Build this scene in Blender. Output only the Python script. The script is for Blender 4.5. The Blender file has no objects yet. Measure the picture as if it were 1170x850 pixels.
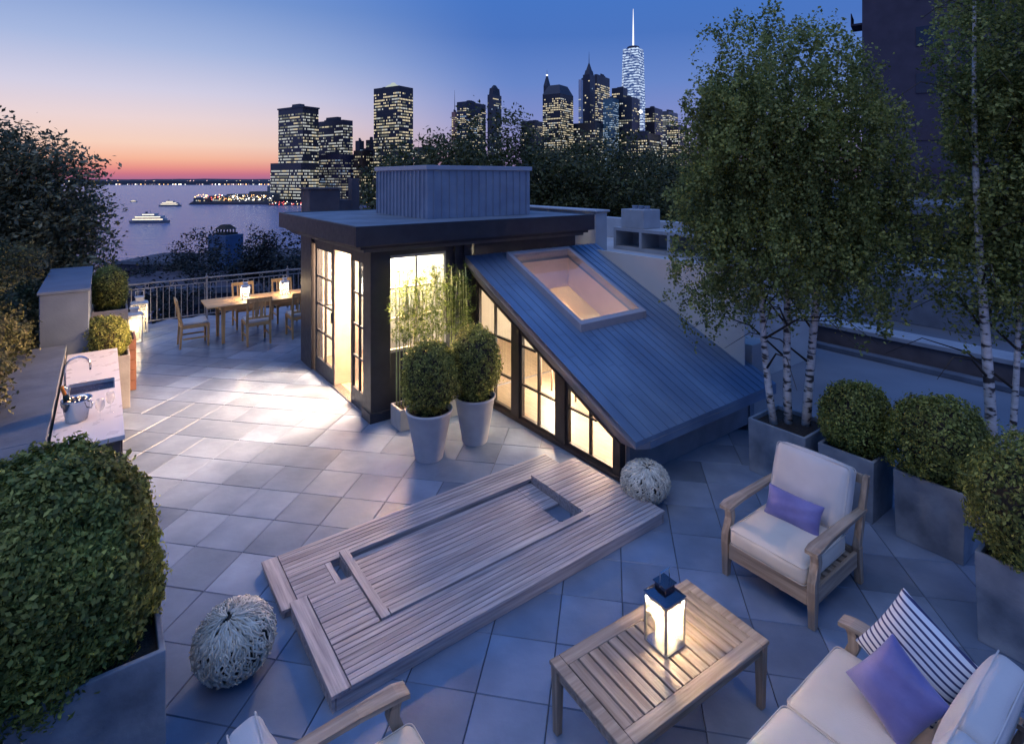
import bpy, math, random
import numpy as np
from mathutils import Vector, Matrix, Euler
random.seed(7); rng = np.random.default_rng(7)
SC = bpy.context.scene; COL = SC.collection
TH = math.radians(36.5); CT, ST = math.cos(TH), math.sin(TH)
EYE, F = 3.2, 632.0
R = math.radians

def U(u, v, z=0.0):                       # terrace axes (u, v) -> world metres
    return Vector((u*CT - v*ST, u*ST + v*CT, z))
def at(px, D, z=0.0):                     # a spot D metres out in the bearing of a survey mark
    return Vector(((px-585)*D/F, D, z))
def hz(py, D):                            # height of a survey mark D metres out
    return EYE - (py-205)*D/F

# ------------------------------------------------------------------ materials
MATS = {}
def newmat(name):
    m = bpy.data.materials.new(name); m.use_nodes = True
    nt = m.node_tree; nt.nodes.clear()
    out = nt.nodes.new('ShaderNodeOutputMaterial')
    return m, nt, out
def N(nt, t, **kw):
    n = nt.nodes.new(t)
    for k, v in kw.items():
        if k.startswith('i_'):
            n.inputs[k[2:].replace('_', ' ')].default_value = v
        else: setattr(n, k, v)
    return n
def rgb(c): return (c[0], c[1], c[2], 1.0)
def ramp(nt, stops, interp='LINEAR'):
    r = nt.nodes.new('ShaderNodeValToRGB'); r.color_ramp.interpolation = interp
    e = r.color_ramp.elements
    while len(e) < len(stops): e.new(0.5)
    for i, (p, c) in enumerate(stops):
        e[i].position = p; e[i].color = rgb(c)
    return r

def plain(name, c1, c2=None, scale=4.0, stretch=(1,1,1), rough=0.6, metal=0.0, bump=0.15, bscale=40.0,
          island=0.0, detail=6.0, spec=0.5, sheen=0.0, contrast=(0.35,0.68)):
    if name in MATS: return MATS[name]
    c2 = c2 or tuple(x*0.75 for x in c1)
    m, nt, out = newmat(name); L = nt.links.new
    b = N(nt, 'ShaderNodeBsdfPrincipled'); b.inputs['Roughness'].default_value = rough
    b.inputs['Metallic'].default_value = metal
    b.inputs['Specular IOR Level'].default_value = spec
    if sheen: b.inputs['Sheen Weight'].default_value = sheen
    tc = N(nt, 'ShaderNodeTexCoord'); mp = N(nt, 'ShaderNodeMapping'); mp.inputs['Scale'].default_value = stretch
    if name == 'paver_stone':           # every slab cut from its own piece of stone
        gg = N(nt, 'ShaderNodeNewGeometry'); cb = N(nt, 'ShaderNodeVectorMath', operation='SCALE'); cb.inputs[0].default_value = (37.0, 91.0, 53.0)
        L(gg.outputs['Random Per Island'], cb.inputs['Scale']); L(cb.outputs['Vector'], mp.inputs['Location'])
    L(tc.outputs['Object'], mp.inputs['Vector'])
    n1 = N(nt, 'ShaderNodeTexNoise'); n1.inputs['Scale'].default_value = scale; n1.inputs['Detail'].default_value = detail
    L(mp.outputs['Vector'], n1.inputs['Vector'])
    r = ramp(nt, [(contrast[0], c2), (contrast[1], c1)]); L(n1.outputs['Fac'], r.inputs['Fac'])
    col = r.outputs['Color']
    if island:
        g = N(nt, 'ShaderNodeNewGeometry'); mr = N(nt, 'ShaderNodeMapRange')
        mr.inputs['To Min'].default_value = 1-island; mr.inputs['To Max'].default_value = 1+island
        L(g.outputs['Random Per Island'], mr.inputs['Value'])
        mx = N(nt, 'ShaderNodeVectorMath', operation='SCALE'); L(col, mx.inputs[0]); L(mr.outputs['Result'], mx.inputs['Scale'])
        col = mx.outputs['Vector']
    L(col, b.inputs['Base Color'])
    # roughness variation
    n3 = N(nt, 'ShaderNodeTexNoise'); n3.inputs['Scale'].default_value = scale*2.3; L(mp.outputs['Vector'], n3.inputs['Vector'])
    mr2 = N(nt, 'ShaderNodeMapRange'); mr2.inputs['To Min'].default_value = max(0.03, rough-0.12); mr2.inputs['To Max'].default_value = min(1, rough+0.12)
    L(n3.outputs['Fac'], mr2.inputs['Value']); L(mr2.outputs['Result'], b.inputs['Roughness'])
    if bump:
        n2 = N(nt, 'ShaderNodeTexNoise'); n2.inputs['Scale'].default_value = bscale; n2.inputs['Detail'].default_value = 4
        L(mp.outputs['Vector'], n2.inputs['Vector'])
        bp = N(nt, 'ShaderNodeBump'); bp.inputs['Strength'].default_value = bump; bp.inputs['Distance'].default_value = 0.01
        L(n2.outputs['Fac'], bp.inputs['Height']); L(bp.outputs['Normal'], b.inputs['Normal'])
    L(b.outputs['BSDF'], out.inputs['Surface'])
    MATS[name] = m; return m

def wood(name, c1, c2, axis, rough=0.55):
    s = [22.0, 22.0, 22.0]; s[axis] = 1.3
    return plain(name+str(axis), c1, c2, scale=1.6, stretch=tuple(s), rough=rough, bump=0.35, bscale=3.0, island=0.16, detail=8, contrast=(0.3,0.7))
def leafmat(name, c1, c2, trans=0.35, rough=0.5):
    if name in MATS: return MATS[name]
    m, nt, out = newmat(name); L = nt.links.new
    g = N(nt, 'ShaderNodeNewGeometry'); r = ramp(nt, [(0.0, c2), (0.75, c1), (1.0, tuple(min(1, x*1.5) for x in c1))])
    L(g.outputs['Random Per Island'], r.inputs['Fac'])
    tc = N(nt, 'ShaderNodeTexCoord'); n1 = N(nt, 'ShaderNodeTexNoise'); n1.inputs['Scale'].default_value = 2.5
    L(tc.outputs['Object'], n1.inputs['Vector'])
    mr = N(nt, 'ShaderNodeMapRange'); mr.inputs['From Min'].default_value=0.3; mr.inputs['From Max'].default_value=0.7
    mr.inputs['To Min'].default_value = 0.6; mr.inputs['To Max'].default_value = 1.3
    L(n1.outputs['Fac'], mr.inputs['Value'])
    sc = N(nt, 'ShaderNodeVectorMath', operation='SCALE'); L(r.outputs['Color'], sc.inputs[0]); L(mr.outputs['Result'], sc.inputs['Scale'])
    b = N(nt, 'ShaderNodeBsdfPrincipled'); b.inputs['Roughness'].default_value = rough; b.inputs['Specular IOR Level'].default_value = 0.35
    t = N(nt, 'ShaderNodeBsdfTranslucent'); mx = N(nt, 'ShaderNodeMixShader'); mx.inputs[0].default_value = trans
    L(sc.outputs['Vector'], b.inputs['Base Color']); L(sc.outputs['Vector'], t.inputs['Color'])
    L(b.outputs[0], mx.inputs[1]); L(t.outputs[0], mx.inputs[2]); L(mx.outputs[0], out.inputs['Surface'])
    MATS[name] = m; return m
def emit(name, c, s):
    if name in MATS: return MATS[name]
    m, nt, out = newmat(name)
    e = N(nt, 'ShaderNodeEmission'); e.inputs[0].default_value = rgb(c); e.inputs[1].default_value = s
    nt.links.new(e.outputs[0], out.inputs['Surface']); MATS[name] = m; return m
def glass(name, tint=(0.93,0.95,0.97), gl=0.06, rough=0.03):
    if name in MATS: return MATS[name]
    m, nt, out = newmat(name); L = nt.links.new
    t = N(nt, 'ShaderNodeBsdfTransparent'); t.inputs[0].default_value = rgb(tint)
    g = N(nt, 'ShaderNodeBsdfGlossy'); g.inputs['Roughness'].default_value = rough
    lw = N(nt, 'ShaderNodeLayerWeight'); lw.inputs[0].default_value = 0.5
    pw = N(nt, 'ShaderNodeMath', operation='POWER'); pw.inputs[1].default_value = 4.0; L(lw.outputs['Facing'], pw.inputs[0])
    f = N(nt, 'ShaderNodeMath', operation='MULTIPLY_ADD'); f.inputs[1].default_value = 0.9; f.inputs[2].default_value = 0.035; L(pw.outputs[0], f.inputs[0])
    mx = N(nt, 'ShaderNodeMixShader'); L(f.outputs[0], mx.inputs[0]); L(t.outputs[0], mx.inputs[1]); L(g.outputs[0], mx.inputs[2])
    L(mx.outputs[0], out.inputs['Surface']); MATS[name] = m; return m
def frosted(name, c=(0.9,0.88,0.82), k=0.6):
    if name in MATS: return MATS[name]
    m, nt, out = newmat(name); L = nt.links.new
    t = N(nt, 'ShaderNodeBsdfTransparent'); t.inputs[0].default_value = rgb((0.95,0.95,0.95))
    g = N(nt, 'ShaderNodeBsdfTranslucent'); g.inputs['Color'].default_value = rgb(c)
    mx = N(nt, 'ShaderNodeMixShader'); mx.inputs[0].default_value = k
    L(t.outputs[0], mx.inputs[1]); L(g.outputs[0], mx.inputs[2]); L(mx.outputs[0], out.inputs['Surface']); MATS[name] = m; return m

TW = ((0.50,0.40,0.30),(0.24,0.18,0.13))      # weathered teak
TD = ((0.78,0.48,0.21),(0.54,0.31,0.12))      # honey teak
DK = ((0.50,0.46,0.46),(0.23,0.21,0.22))   # grey deck boards
PAVER = plain('paver_stone', (0.198,0.262,0.372), (0.112,0.155,0.228), scale=2.3, rough=0.36, bump=0.35, bscale=11, island=0.22, detail=12, contrast=(0.28,0.66))
JOINT = plain('paver_joint', (0.10,0.11,0.13), rough=0.9)
CONC = plain('blue_grey_concrete', (0.29,0.34,0.39), (0.10,0.13,0.17), scale=3.2, rough=0.7, bump=0.3, bscale=30, detail=10, contrast=(0.3,0.65))
CONCL = plain('pale_concrete', (0.46,0.46,0.45), (0.33,0.33,0.33), scale=4, rough=0.75, bump=0.3, bscale=30, detail=8)
COPE = plain('coping_stone', (0.13,0.165,0.215), (0.085,0.11,0.15), scale=3, rough=0.55, bump=0.2, bscale=25)
RENDERW = plain('pale_render', (0.50,0.50,0.49), (0.40,0.40,0.40), scale=2, rough=0.85, bump=0.3, bscale=60)
COUNTER = plain('white_stone_counter', (0.72,0.71,0.71), (0.67,0.665,0.67), scale=3, rough=0.3, bump=0.0)
DARKW = plain('dark_painted_timber', (0.032,0.037,0.048), (0.022,0.026,0.035), scale=6, rough=0.45, bump=0.12, bscale=30)
BRONZE = plain('bronze_frame', (0.05,0.038,0.034), (0.032,0.025,0.022), scale=6, rough=0.4, bump=0.05)
WHITEP = plain('white_paint', (0.80,0.79,0.76), (0.74,0.73,0.70), scale=6, rough=0.45, bump=0.05)
CREAM = plain('cream_plaster', (0.80,0.74,0.64), (0.75,0.69,0.59), scale=2, rough=0.8, bump=0.1)
ZINC = plain('blue_grey_zinc', (0.24,0.33,0.45), (0.15,0.215,0.32), scale=2.2, stretch=(1,0.25,1), rough=0.42, metal=0.35, bump=0.35, bscale=2.2, detail=9)
ZINCL = plain('pale_zinc_cladding', (0.32,0.39,0.48), (0.25,0.31,0.40), scale=3, rough=0.45, metal=0.2, bump=0.05, bscale=8)
FASC = plain('grey_rake_metal', (0.30,0.29,0.33), (0.22,0.22,0.26), scale=2, rough=0.45, metal=0.2, bump=0.06)
ROOFM = plain('dark_roof_membrane', (0.20,0.245,0.30), (0.12,0.15,0.19), scale=2, rough=0.65, bump=0.2, bscale=20, detail=9)
ROOFN = plain('neighbour_roof_membrane', (0.16,0.20,0.255), (0.115,0.145,0.19), scale=0.6, rough=0.7, bump=0.2, bscale=8, detail=10)
BRICKD = plain('brown_render', (0.13,0.115,0.125), (0.085,0.075,0.085), scale=3, rough=0.85)
FABRIC = plain('cream_canvas', (0.78,0.69,0.57), (0.70,0.62,0.51), scale=5, rough=0.9, bump=0.25, bscale=220, sheen=0.2)
FABB = plain('grey_canvas', (0.66,0.64,0.62), (0.60,0.58,0.56), scale=5, rough=0.9, bump=0.25, bscale=220, sheen=0.2)
SATIN = plain('violet_satin', (0.19,0.19,0.45), (0.12,0.12,0.33), scale=5, rough=0.5, bump=0.5, bscale=14, sheen=0.4)
STEEL = plain('brushed_steel', (0.62,0.64,0.68), (0.5,0.52,0.56), scale=8, rough=0.22, metal=0.95, bump=0.02)
RAILM = plain('grey_railing_paint', (0.34,0.34,0.35), (0.26,0.26,0.27), scale=20, rough=0.5)
POTM = plain('pale_glazed_pot', (0.60,0.61,0.63), (0.50,0.51,0.54), scale=5, rough=0.35, bump=0.08, bscale=20)
SOIL = plain('dark_soil', (0.035,0.026,0.02), (0.015,0.012,0.01), scale=30, rough=0.95, bump=0.8, bscale=60)
TWIG = plain('bleached_twig', (0.80,0.76,0.64), (0.58,0.54,0.44), scale=12, rough=0.7, island=0.3)
BARKD = plain('dark_bark', (0.07,0.055,0.04), (0.03,0.025,0.02), scale=8, rough=0.9, bump=0.5)
TERRAC = plain('terracotta_board', (0.42,0.20,0.12), (0.3,0.14,0.09), scale=6, rough=0.7)
CANE = plain('bamboo_cane', (0.46,0.52,0.22), (0.32,0.38,0.15), scale=6, rough=0.4, island=0.3)
BOX = leafmat('boxwood_leaf', (0.36,0.39,0.10), (0.08,0.105,0.025), 0.35)
BIRL = leafmat('birch_leaf', (0.40,0.42,0.13), (0.12,0.15,0.04), 0.45)
BAML = leafmat('bamboo_leaf', (0.20,0.28,0.06), (0.08,0.13,0.03), 0.45)
TREL = leafmat('tree_leaf', (0.12,0.125,0.040), (0.035,0.042,0.015), 0.3)
TREG = leafmat('ash_leaf', (0.26,0.25,0.14), (0.07,0.075,0.04), 0.3)
SILH = leafmat('street_tree_leaf', (0.022,0.028,0.022), (0.010,0.013,0.012), 0.2)
GLASS = glass('window_glass'); CLEAR = glass('drinking_glass', (0.97,0.98,0.99))
FROST = frosted('lantern_glass',(0.92,0.88,0.80),0.13)
WAX = emit('candle_wax', (1.0,0.78,0.45), 0.9); FLAME = emit('candle_flame', (1.0,0.72,0.32), 12.0)

# birch bark: white with dark lenticels
def birch_bark():
    m, nt, out = newmat('birch_bark'); L = nt.links.new
    tc = N(nt,'ShaderNodeTexCoord'); mp = N(nt,'ShaderNodeMapping'); mp.inputs['Scale'].default_value = (7,7,19)
    L(tc.outputs['Object'], mp.inputs[0]); n = N(nt,'ShaderNodeTexNoise'); n.inputs['Scale'].default_value=1.3; n.inputs['Detail'].default_value=5
    L(mp.outputs[0], n.inputs['Vector']); r = ramp(nt, [(0.40,(0.05,0.045,0.04)),(0.47,(0.55,0.53,0.50)),(0.7,(0.74,0.72,0.70))])
    L(n.outputs['Fac'], r.inputs[0]); b = N(nt,'ShaderNodeBsdfPrincipled'); b.inputs['Roughness'].default_value=0.6
    L(r.outputs[0], b.inputs['Base Color']); bp = N(nt,'ShaderNodeBump'); bp.inputs['Strength'].default_value=0.5; bp.inputs['Distance'].default_value=0.01
    L(n.outputs['Fac'], bp.inputs['Height']); L(bp.outputs[0], b.inputs['Normal']); L(b.outputs[0], out.inputs[0]); return m
BIRB = birch_bark()
def stripes():
    m, nt, out = newmat('striped_cotton'); L = nt.links.new
    tc = N(nt,'ShaderNodeTexCoord'); s = N(nt,'ShaderNodeSeparateXYZ'); L(tc.outputs['Object'], s.inputs[0])
    a = N(nt,'ShaderNodeMath', operation='MULTIPLY'); a.inputs[1].default_value = 1/0.032; L(s.outputs['X'], a.inputs[0])
    f = N(nt,'ShaderNodeMath', operation='FRACT'); 
    a2 = N(nt,'ShaderNodeMath', operation='ADD'); a2.inputs[1].default_value=100.0; L(a.outputs[0], a2.inputs[0]); L(a2.outputs[0], f.inputs[0])
    r = ramp(nt, [(0.0,(0.80,0.80,0.80)),(0.62,(0.80,0.80,0.80)),(0.64,(0.045,0.05,0.14)),(0.96,(0.045,0.05,0.14)),(0.98,(0.8,0.8,0.8))]); L(f.outputs[0], r.inputs[0])
    b = N(nt,'ShaderNodeBsdfPrincipled'); b.inputs['Roughness'].default_value=0.85; L(r.outputs[0], b.inputs['Base Color']); L(b.outputs[0], out.inputs[0]); return m
STRIPE = stripes()

# ------------------------------------------------------------------ mesh helpers
class MB:
    def __init__(s): s.v = []; s.f = []; s.m = []
    def add(s, vs, fs, mi=0):
        o = len(s.v); s.v += [tuple(p) for p in vs]; s.f += [tuple(i+o for i in f) for f in fs]; s.m += [mi]*len(fs); return s
    def box(s, x0, x1, y0, y1, z0, z1, mi=0):
        vs = [(x0,y0,z0),(x1,y0,z0),(x1,y1,z0),(x0,y1,z0),(x0,y0,z1),(x1,y0,z1),(x1,y1,z1),(x0,y1,z1)]
        return s.add(vs, [(0,3,2,1),(4,5,6,7),(0,1,5,4),(1,2,6,5),(2,3,7,6),(3,0,4,7)], mi)
    def hexa(s, a, b, mi=0):              # two quads of four points, bottom a and top b
        return s.add(list(a)+list(b), [(0,3,2,1),(4,5,6,7),(0,1,5,4),(1,2,6,5),(2,3,7,6),(3,0,4,7)], mi)
    def prism(s, pts, axis, a0, a1, mi=0): # polygon in the two other axes, extruded along axis
        def P(p, a):
            if axis == 0: return (a, p[0], p[1])
            if axis == 1: return (p[0], a, p[1])
            return (p[0], p[1], a)
        n = len(pts)
        s.add([P(p, a0) for p in pts]+[P(p, a1) for p in pts],
              [tuple(range(n))[::-1], tuple(range(n, 2*n))]+[(i,(i+1)%n,n+(i+1)%n,n+i) for i in range(n)], mi); return s
    def lathe(s, prof, n=32, c=(0,0), mi=0, cap=True):
        vs = []; fs = []
        for r, z in prof:
            for k in range(n):
                a = 2*math.pi*k/n; vs.append((c[0]+r*math.cos(a), c[1]+r*math.sin(a), z))
        for i in range(len(prof)-1):
            for k in range(n):
                k2 = (k+1)%n; fs.append((i*n+k, i*n+k2, (i+1)*n+k2, (i+1)*n+k))
        if cap:
            fs.append(tuple(range(n))[::-1]); fs.append(tuple(range((len(prof)-1)*n, len(prof)*n)))
        return s.add(vs, fs, mi)
    def tube(s, pts, rad, n=8, mi=0, cap=True):
        pts = [Vector(p) for p in pts]
        if not isinstance(rad, (list, tuple)): rad = [rad]*len(pts)
        vs = []; fs = []; up = Vector((0,0,1)); prev = None
        for i, p in enumerate(pts):
            d = (pts[min(i+1, len(pts)-1)]-pts[max(i-1, 0)]).normalized()
            if prev is None:
                a = d.cross(up if abs(d.z) < 0.9 else Vector((1,0,0))).normalized()
            else:
                a = (prev - d*prev.dot(d)).normalized()
            prev = a; b = d.cross(a)
            for k in range(n):
                t = 2*math.pi*k/n; vs.append(p + a*(rad[i]*math.cos(t)) + b*(rad[i]*math.sin(t)))
        for i in range(len(pts)-1):
            for k in range(n):
                k2 = (k+1)%n; fs.append((i*n+k, i*n+k2, (i+1)*n+k2, (i+1)*n+k))
        if cap: fs.append(tuple(range(n))[::-1]); fs.append(tuple(range((len(pts)-1)*n, len(pts)*n)))
        return s.add(vs, fs, mi)
    def bar(s, p, q, w, h, mi=0, up=(0,0,1)): # rectangular bar from p to q
        p = Vector(p); q = Vector(q); d = (q-p).normalized(); u = Vector(up)
        a = d.cross(u).normalized(); b = a.cross(d).normalized()
        c = [(-w/2,-h/2),(w/2,-h/2),(w/2,h/2),(-w/2,h/2)]
        return s.hexa([p+a*x+b*y for x,y in c], [q+a*x+b*y for x,y in c], mi)
    def build(s, name, mat, parent=None, bevel=0.0, smooth=False, seg=2):
        me = bpy.data.meshes.new(name); me.from_pydata(s.v, [], s.f)
        for m in (mat if isinstance(mat, (list, tuple)) else [mat]): me.materials.append(m)
        if any(s.m): me.polygons.foreach_set('material_index', s.m)
        if smooth: me.polygons.foreach_set('use_smooth', [True]*len(me.polygons))
        me.update(); o = bpy.data.objects.new(name, me); COL.objects.link(o)
        if parent: o.parent = parent
        if bevel:
            b = o.modifiers.new('bevel', 'BEVEL'); b.width = bevel; b.segments = seg; b.limit_method = 'ANGLE'; b.angle_limit = R(40)
        return o
def tag(o, label, cat=None, group=None, kind=None):
    if label: o['label'] = label
    if cat: o['category'] = cat
    if group: o['group'] = group
    if kind: o['kind'] = kind
    return o
def thing(name, label, cat, loc, rz=0.0, group=None):
    o = bpy.data.objects.new(name, None); COL.objects.link(o); o.empty_display_size = 0.2
    o.location = loc; o.rotation_euler = (0,0,rz); return tag(o, label, cat, group)
def struct(o): o['kind'] = 'structure'; return o
def place(o, loc, rz=0.0): o.location = loc; o.rotation_euler = (0,0,rz); return o
def copy_tree(o, parent=None):
    c = o.copy(); COL.objects.link(c)
    if parent: c.parent = parent
    for ch in o.children: copy_tree(ch, c)
    return c

def leaves(name, P, Nrm, size, mat, parent=None, aspect=0.55, droop=0.0, fold=0.25):
    """many folded leaf blades, P centres (n,3), Nrm rough facing (n,3), size scalar or (n,)"""
    n = len(P); size = np.broadcast_to(np.asarray(size, float), (n,))
    Nn = Nrm + rng.normal(0, 0.55, (n,3)); Nn /= np.linalg.norm(Nn, axis=1)[:,None]+1e-9
    T = rng.normal(0, 1, (n,3)); T[:,2] -= droop; T -= (T*Nn).sum(1)[:,None]*Nn; T /= np.linalg.norm(T, axis=1)[:,None]+1e-9
    B = np.cross(Nn, T); h = size[:,None]
    v0 = P - T*h*0.5; v2 = P + T*h*0.5
    v1 = P + B*h*aspect*0.5 + Nn*h*fold*0.3; v3 = P - B*h*aspect*0.5 + Nn*h*fold*0.3
    V = np.stack([v0,v1,v2,v3], 1).reshape(-1,3)
    me = bpy.data.meshes.new(name); me.vertices.add(4*n); me.vertices.foreach_set('co', V.ravel())
    i = np.arange(n)*4; tri = np.stack([i,i+1,i+2,i,i+2,i+3],1).ravel()
    me.loops.add(6*n); me.loops.foreach_set('vertex_index', tri)
    me.polygons.add(2*n); me.polygons.foreach_set('loop_start', np.arange(2*n)*3); me.polygons.foreach_set('loop_total', np.full(2*n,3))
    me.materials.append(mat); me.update(calc_edges=True)
    o = bpy.data.objects.new(name, me); COL.objects.link(o)
    if parent: o.parent = parent
    return o

def unit(n):
    d = rng.normal(0,1,(n,3)); return d/np.linalg.norm(d,axis=1)[:,None]
def bumpy(d, seed, k=5.0):     # smooth pseudo-noise on directions
    r = np.random.default_rng(seed); s = np.zeros(len(d))
    for i in range(7):
        w = r.normal(0,1,3)*k*(0.5+0.35*i); s += np.sin(d@w + r.uniform(0,6.28))/(1+0.5*i)
    return s/2.6
def shrub_points(n, a, b, c, seed, power=2.4, lump=0.06, shell=0.18):
    """points near the surface of a clipped, rounded-cylinder shrub (super-ellipsoid)"""
    d = unit(n); k = (np.abs(d[:,0])**power+np.abs(d[:,1])**power+np.abs(d[:,2])**power)**(-1/power)
    S = d*k[:,None]
    r = 1 + lump*bumpy(d, seed) + 0.03*bumpy(d, seed+1, 14) - shell*rng.random(n)**1.6 + 0.02*rng.normal(0,1,n)
    # stray sprigs
    sp = rng.random(n) < 0.05; r[sp] += 0.11*rng.random(sp.sum())**1.5
    return S*r[:,None]*np.array([a,b,c]), d

# =================================================================== WORLD
def sr(r,g,b): return tuple(((x/255)/12.92 if x/255<=0.04045 else ((x/255+0.055)/1.055)**2.4) for x in (r,g,b))
w = bpy.data.worlds.new("World"); SC.world = w; w.use_nodes = True
nt = w.node_tree; nt.nodes.clear(); L = nt.links.new
tc = N(nt,'ShaderNodeTexCoord'); sep = N(nt,'ShaderNodeSeparateXYZ'); L(tc.outputs['Generated'], sep.inputs[0])
warm = ramp(nt, [(0.0,sr(160,104,146)),(0.008,sr(196,112,136)),(0.018,sr(226,144,138)),(0.032,sr(240,180,156)),(0.055,sr(241,206,190)),(0.092,sr(231,211,214)),
                 (0.135,sr(208,206,228)),(0.20,sr(166,184,224)),(0.28,sr(124,156,212)),(0.45,(0.065,0.25,0.82)),(1.0,(0.05,0.24,0.82))])
cool = ramp(nt, [(0.0,sr(150,124,165)),(0.04,sr(150,138,190)),(0.10,sr(130,141,200)),(0.17,sr(102,133,201)),(0.25,sr(74,116,192)),
                 (0.45,(0.04,0.18,0.60)),(1.0,(0.05,0.24,0.82))])
L(sep.outputs['Z'], warm.inputs[0]); L(sep.outputs['Z'], cool.inputs[0])
dv = N(nt,'ShaderNodeVectorMath', operation='DOT_PRODUCT'); L(tc.outputs['Generated'], dv.inputs[0])
az = R(-40); dv.inputs[1].default_value = (math.sin(az), math.cos(az), 0)
mr = N(nt,'ShaderNodeMapRange'); mr.interpolation_type = 'SMOOTHSTEP'
mr.inputs['From Min'].default_value = 0.74; mr.inputs['From Max'].default_value = 1.0
L(dv.outputs['Value'], mr.inputs['Value'])
mx = N(nt,'ShaderNodeMix', data_type='RGBA'); L(mr.outputs[0], mx.inputs['Factor']); L(cool.outputs[0], mx.inputs['A']); L(warm.outputs[0], mx.inputs['B'])
bg = N(nt,'ShaderNodeBackground'); bg.inputs[1].default_value = 1.0; L(mx.outputs['Result'], bg.inputs[0])
sky = N(nt,'ShaderNodeTexSky', sky_type='NISHITA'); sky.sun_disc = False; sky.sun_elevation = R(2.0); sky.sun_rotation = R(-36)
bg2 = N(nt,'ShaderNodeBackground'); bg2.inputs[1].default_value = 0.0015; L(sky.outputs[0], bg2.inputs[0])
ad = N(nt,'ShaderNodeAddShader'); L(bg.outputs[0], ad.inputs[0]); L(bg2.outputs[0], ad.inputs[1])
wo = N(nt,'ShaderNodeOutputWorld'); L(ad.outputs[0], wo.inputs[0])

sun = bpy.data.lights.new('overhead_fill', 'SUN'); sun.energy = 0.62; sun.angle = R(50); sun.color = (1.0,0.90,0.80)  # soft overhead fill added so pale surfaces read warm white
so = bpy.data.objects.new('overhead_fill', sun); COL.objects.link(so)
d = Vector((0.25, 0.35, -1.0)); so.rotation_euler = d.to_track_quat('-Z','Y').to_euler(); so.location = (0,0,30)

# camera: level, lens shifted down
cd = bpy.data.cameras.new('camera'); co = bpy.data.objects.new('camera', cd); COL.objects.link(co); SC.camera = co
co.location = (0,0,EYE); co.rotation_euler = (R(90),0,0)
cd.sensor_fit = 'HORIZONTAL'; cd.sensor_width = 36; cd.lens = 36*F/1170; cd.shift_y = -220/1170
cd.clip_start = 0.05; cd.clip_end = 60000

SC.view_settings.view_transform = 'Standard'; SC.view_settings.look = 'None'; SC.view_settings.exposure = 0; SC.view_settings.gamma = 1
SC.cycles.use_denoising = True
SC.cycles.max_bounces = 8; SC.cycles.transparent_max_bounces = 16; SC.cycles.diffuse_bounces = 4
SC.cycles.caustics_reflective = False; SC.cycles.caustics_refractive = False; SC.cycles.sample_clamp_indirect = 4.0

def lamp(name, kind, loc, power, color, size=0.05, parent=None, rot=None, sy=None):
    l = bpy.data.lights.new(name, kind); l.energy = power; l.color = color
    if kind == 'AREA':
        l.size = size
        if sy: l.shape = 'RECTANGLE'; l.size_y = sy
    else: l.shadow_soft_size = size
    o = bpy.data.objects.new(name, l); COL.objects.link(o); o.location = loc
    if rot: o.rotation_euler = rot
    if parent: o.parent = parent
    return o

# =================================================================== TERRACE FLOOR
U0, U1, V0, V1 = -0.75, 6.45, -2.5, 14.62
b = MB(); b.add([U(U0,V0,-0.012),U(U1,V0,-0.012),U(U1,V1,-0.012),U(U0,V1,-0.012)], [(0,1,2,3)])
struct(b.build('terrace_bed', JOINT))
b = MB(); TS = 0.4575; A = R(90-10.05); e1 = Vector((math.cos(A), math.sin(A))); e2 = Vector((math.sin(A), -math.cos(A)))
org = Vector((at(715,3.285).x, 3.285)); org = Vector((0.676, 3.29))
taken = set()
def inside(c):
    u = c.x*CT + c.y*ST; v = -c.x*ST + c.y*CT
    return U0-0.3 < u < U1+0.2 and V0 < v < V1+0.1
for i in range(-30, 60):
    for j in range(-50, 50):
        if (i,j) in taken: continue
        c = org + e1*(i+.5)*TS + e2*(j+.5)*TS
        if not inside(c): continue
        w_ = 1
        if i > 4 and random.random() < 0.30 and (i,j+1) not in taken: w_ = 2; taken.add((i,j+1))
        g = 0.0022; dz = random.uniform(-0.0008,0.0008); tl = random.uniform(-0.0008,0.0008)
        q = []; 
        for inset, z in ((g,-0.006),(g+0.0035,0.0)):
            for (a_, b_, t_) in ((0,0,-1),(1,0,1),(1,1,1),(0,1,-1)):
                p = org + e1*(i*TS + (inset if a_==0 else TS-inset)) + e2*(j*TS + (inset if b_==0 else w_*TS-inset))
                q.append((p.x,p.y,z+dz+tl*t_))
        o_ = len(b.v)
        b.add(q, [(4,7,6,5),(0,4,5,1),(1,5,6,2),(2,6,7,3),(3,7,4,0)])
struct(b.build('terrace_paving', PAVER))
# mass of our own building below the terrace
b = MB(); b.add([U(U0,V0,-0.02),U(U1,V0,-0.02),U(U1,V1,-0.02),U(U0,V1,-0.02),U(U0,V0,-14),U(U1,V0,-14),U(U1,V1,-14),U(U0,V1,-14)],
    [(0,1,5,4),(1,2,6,5),(2,3,7,6),(3,0,4,7)])
tag(b.build('house', BRICKD), 'dark brown house whose flat top carries the whole paved terrace', 'house')

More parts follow.
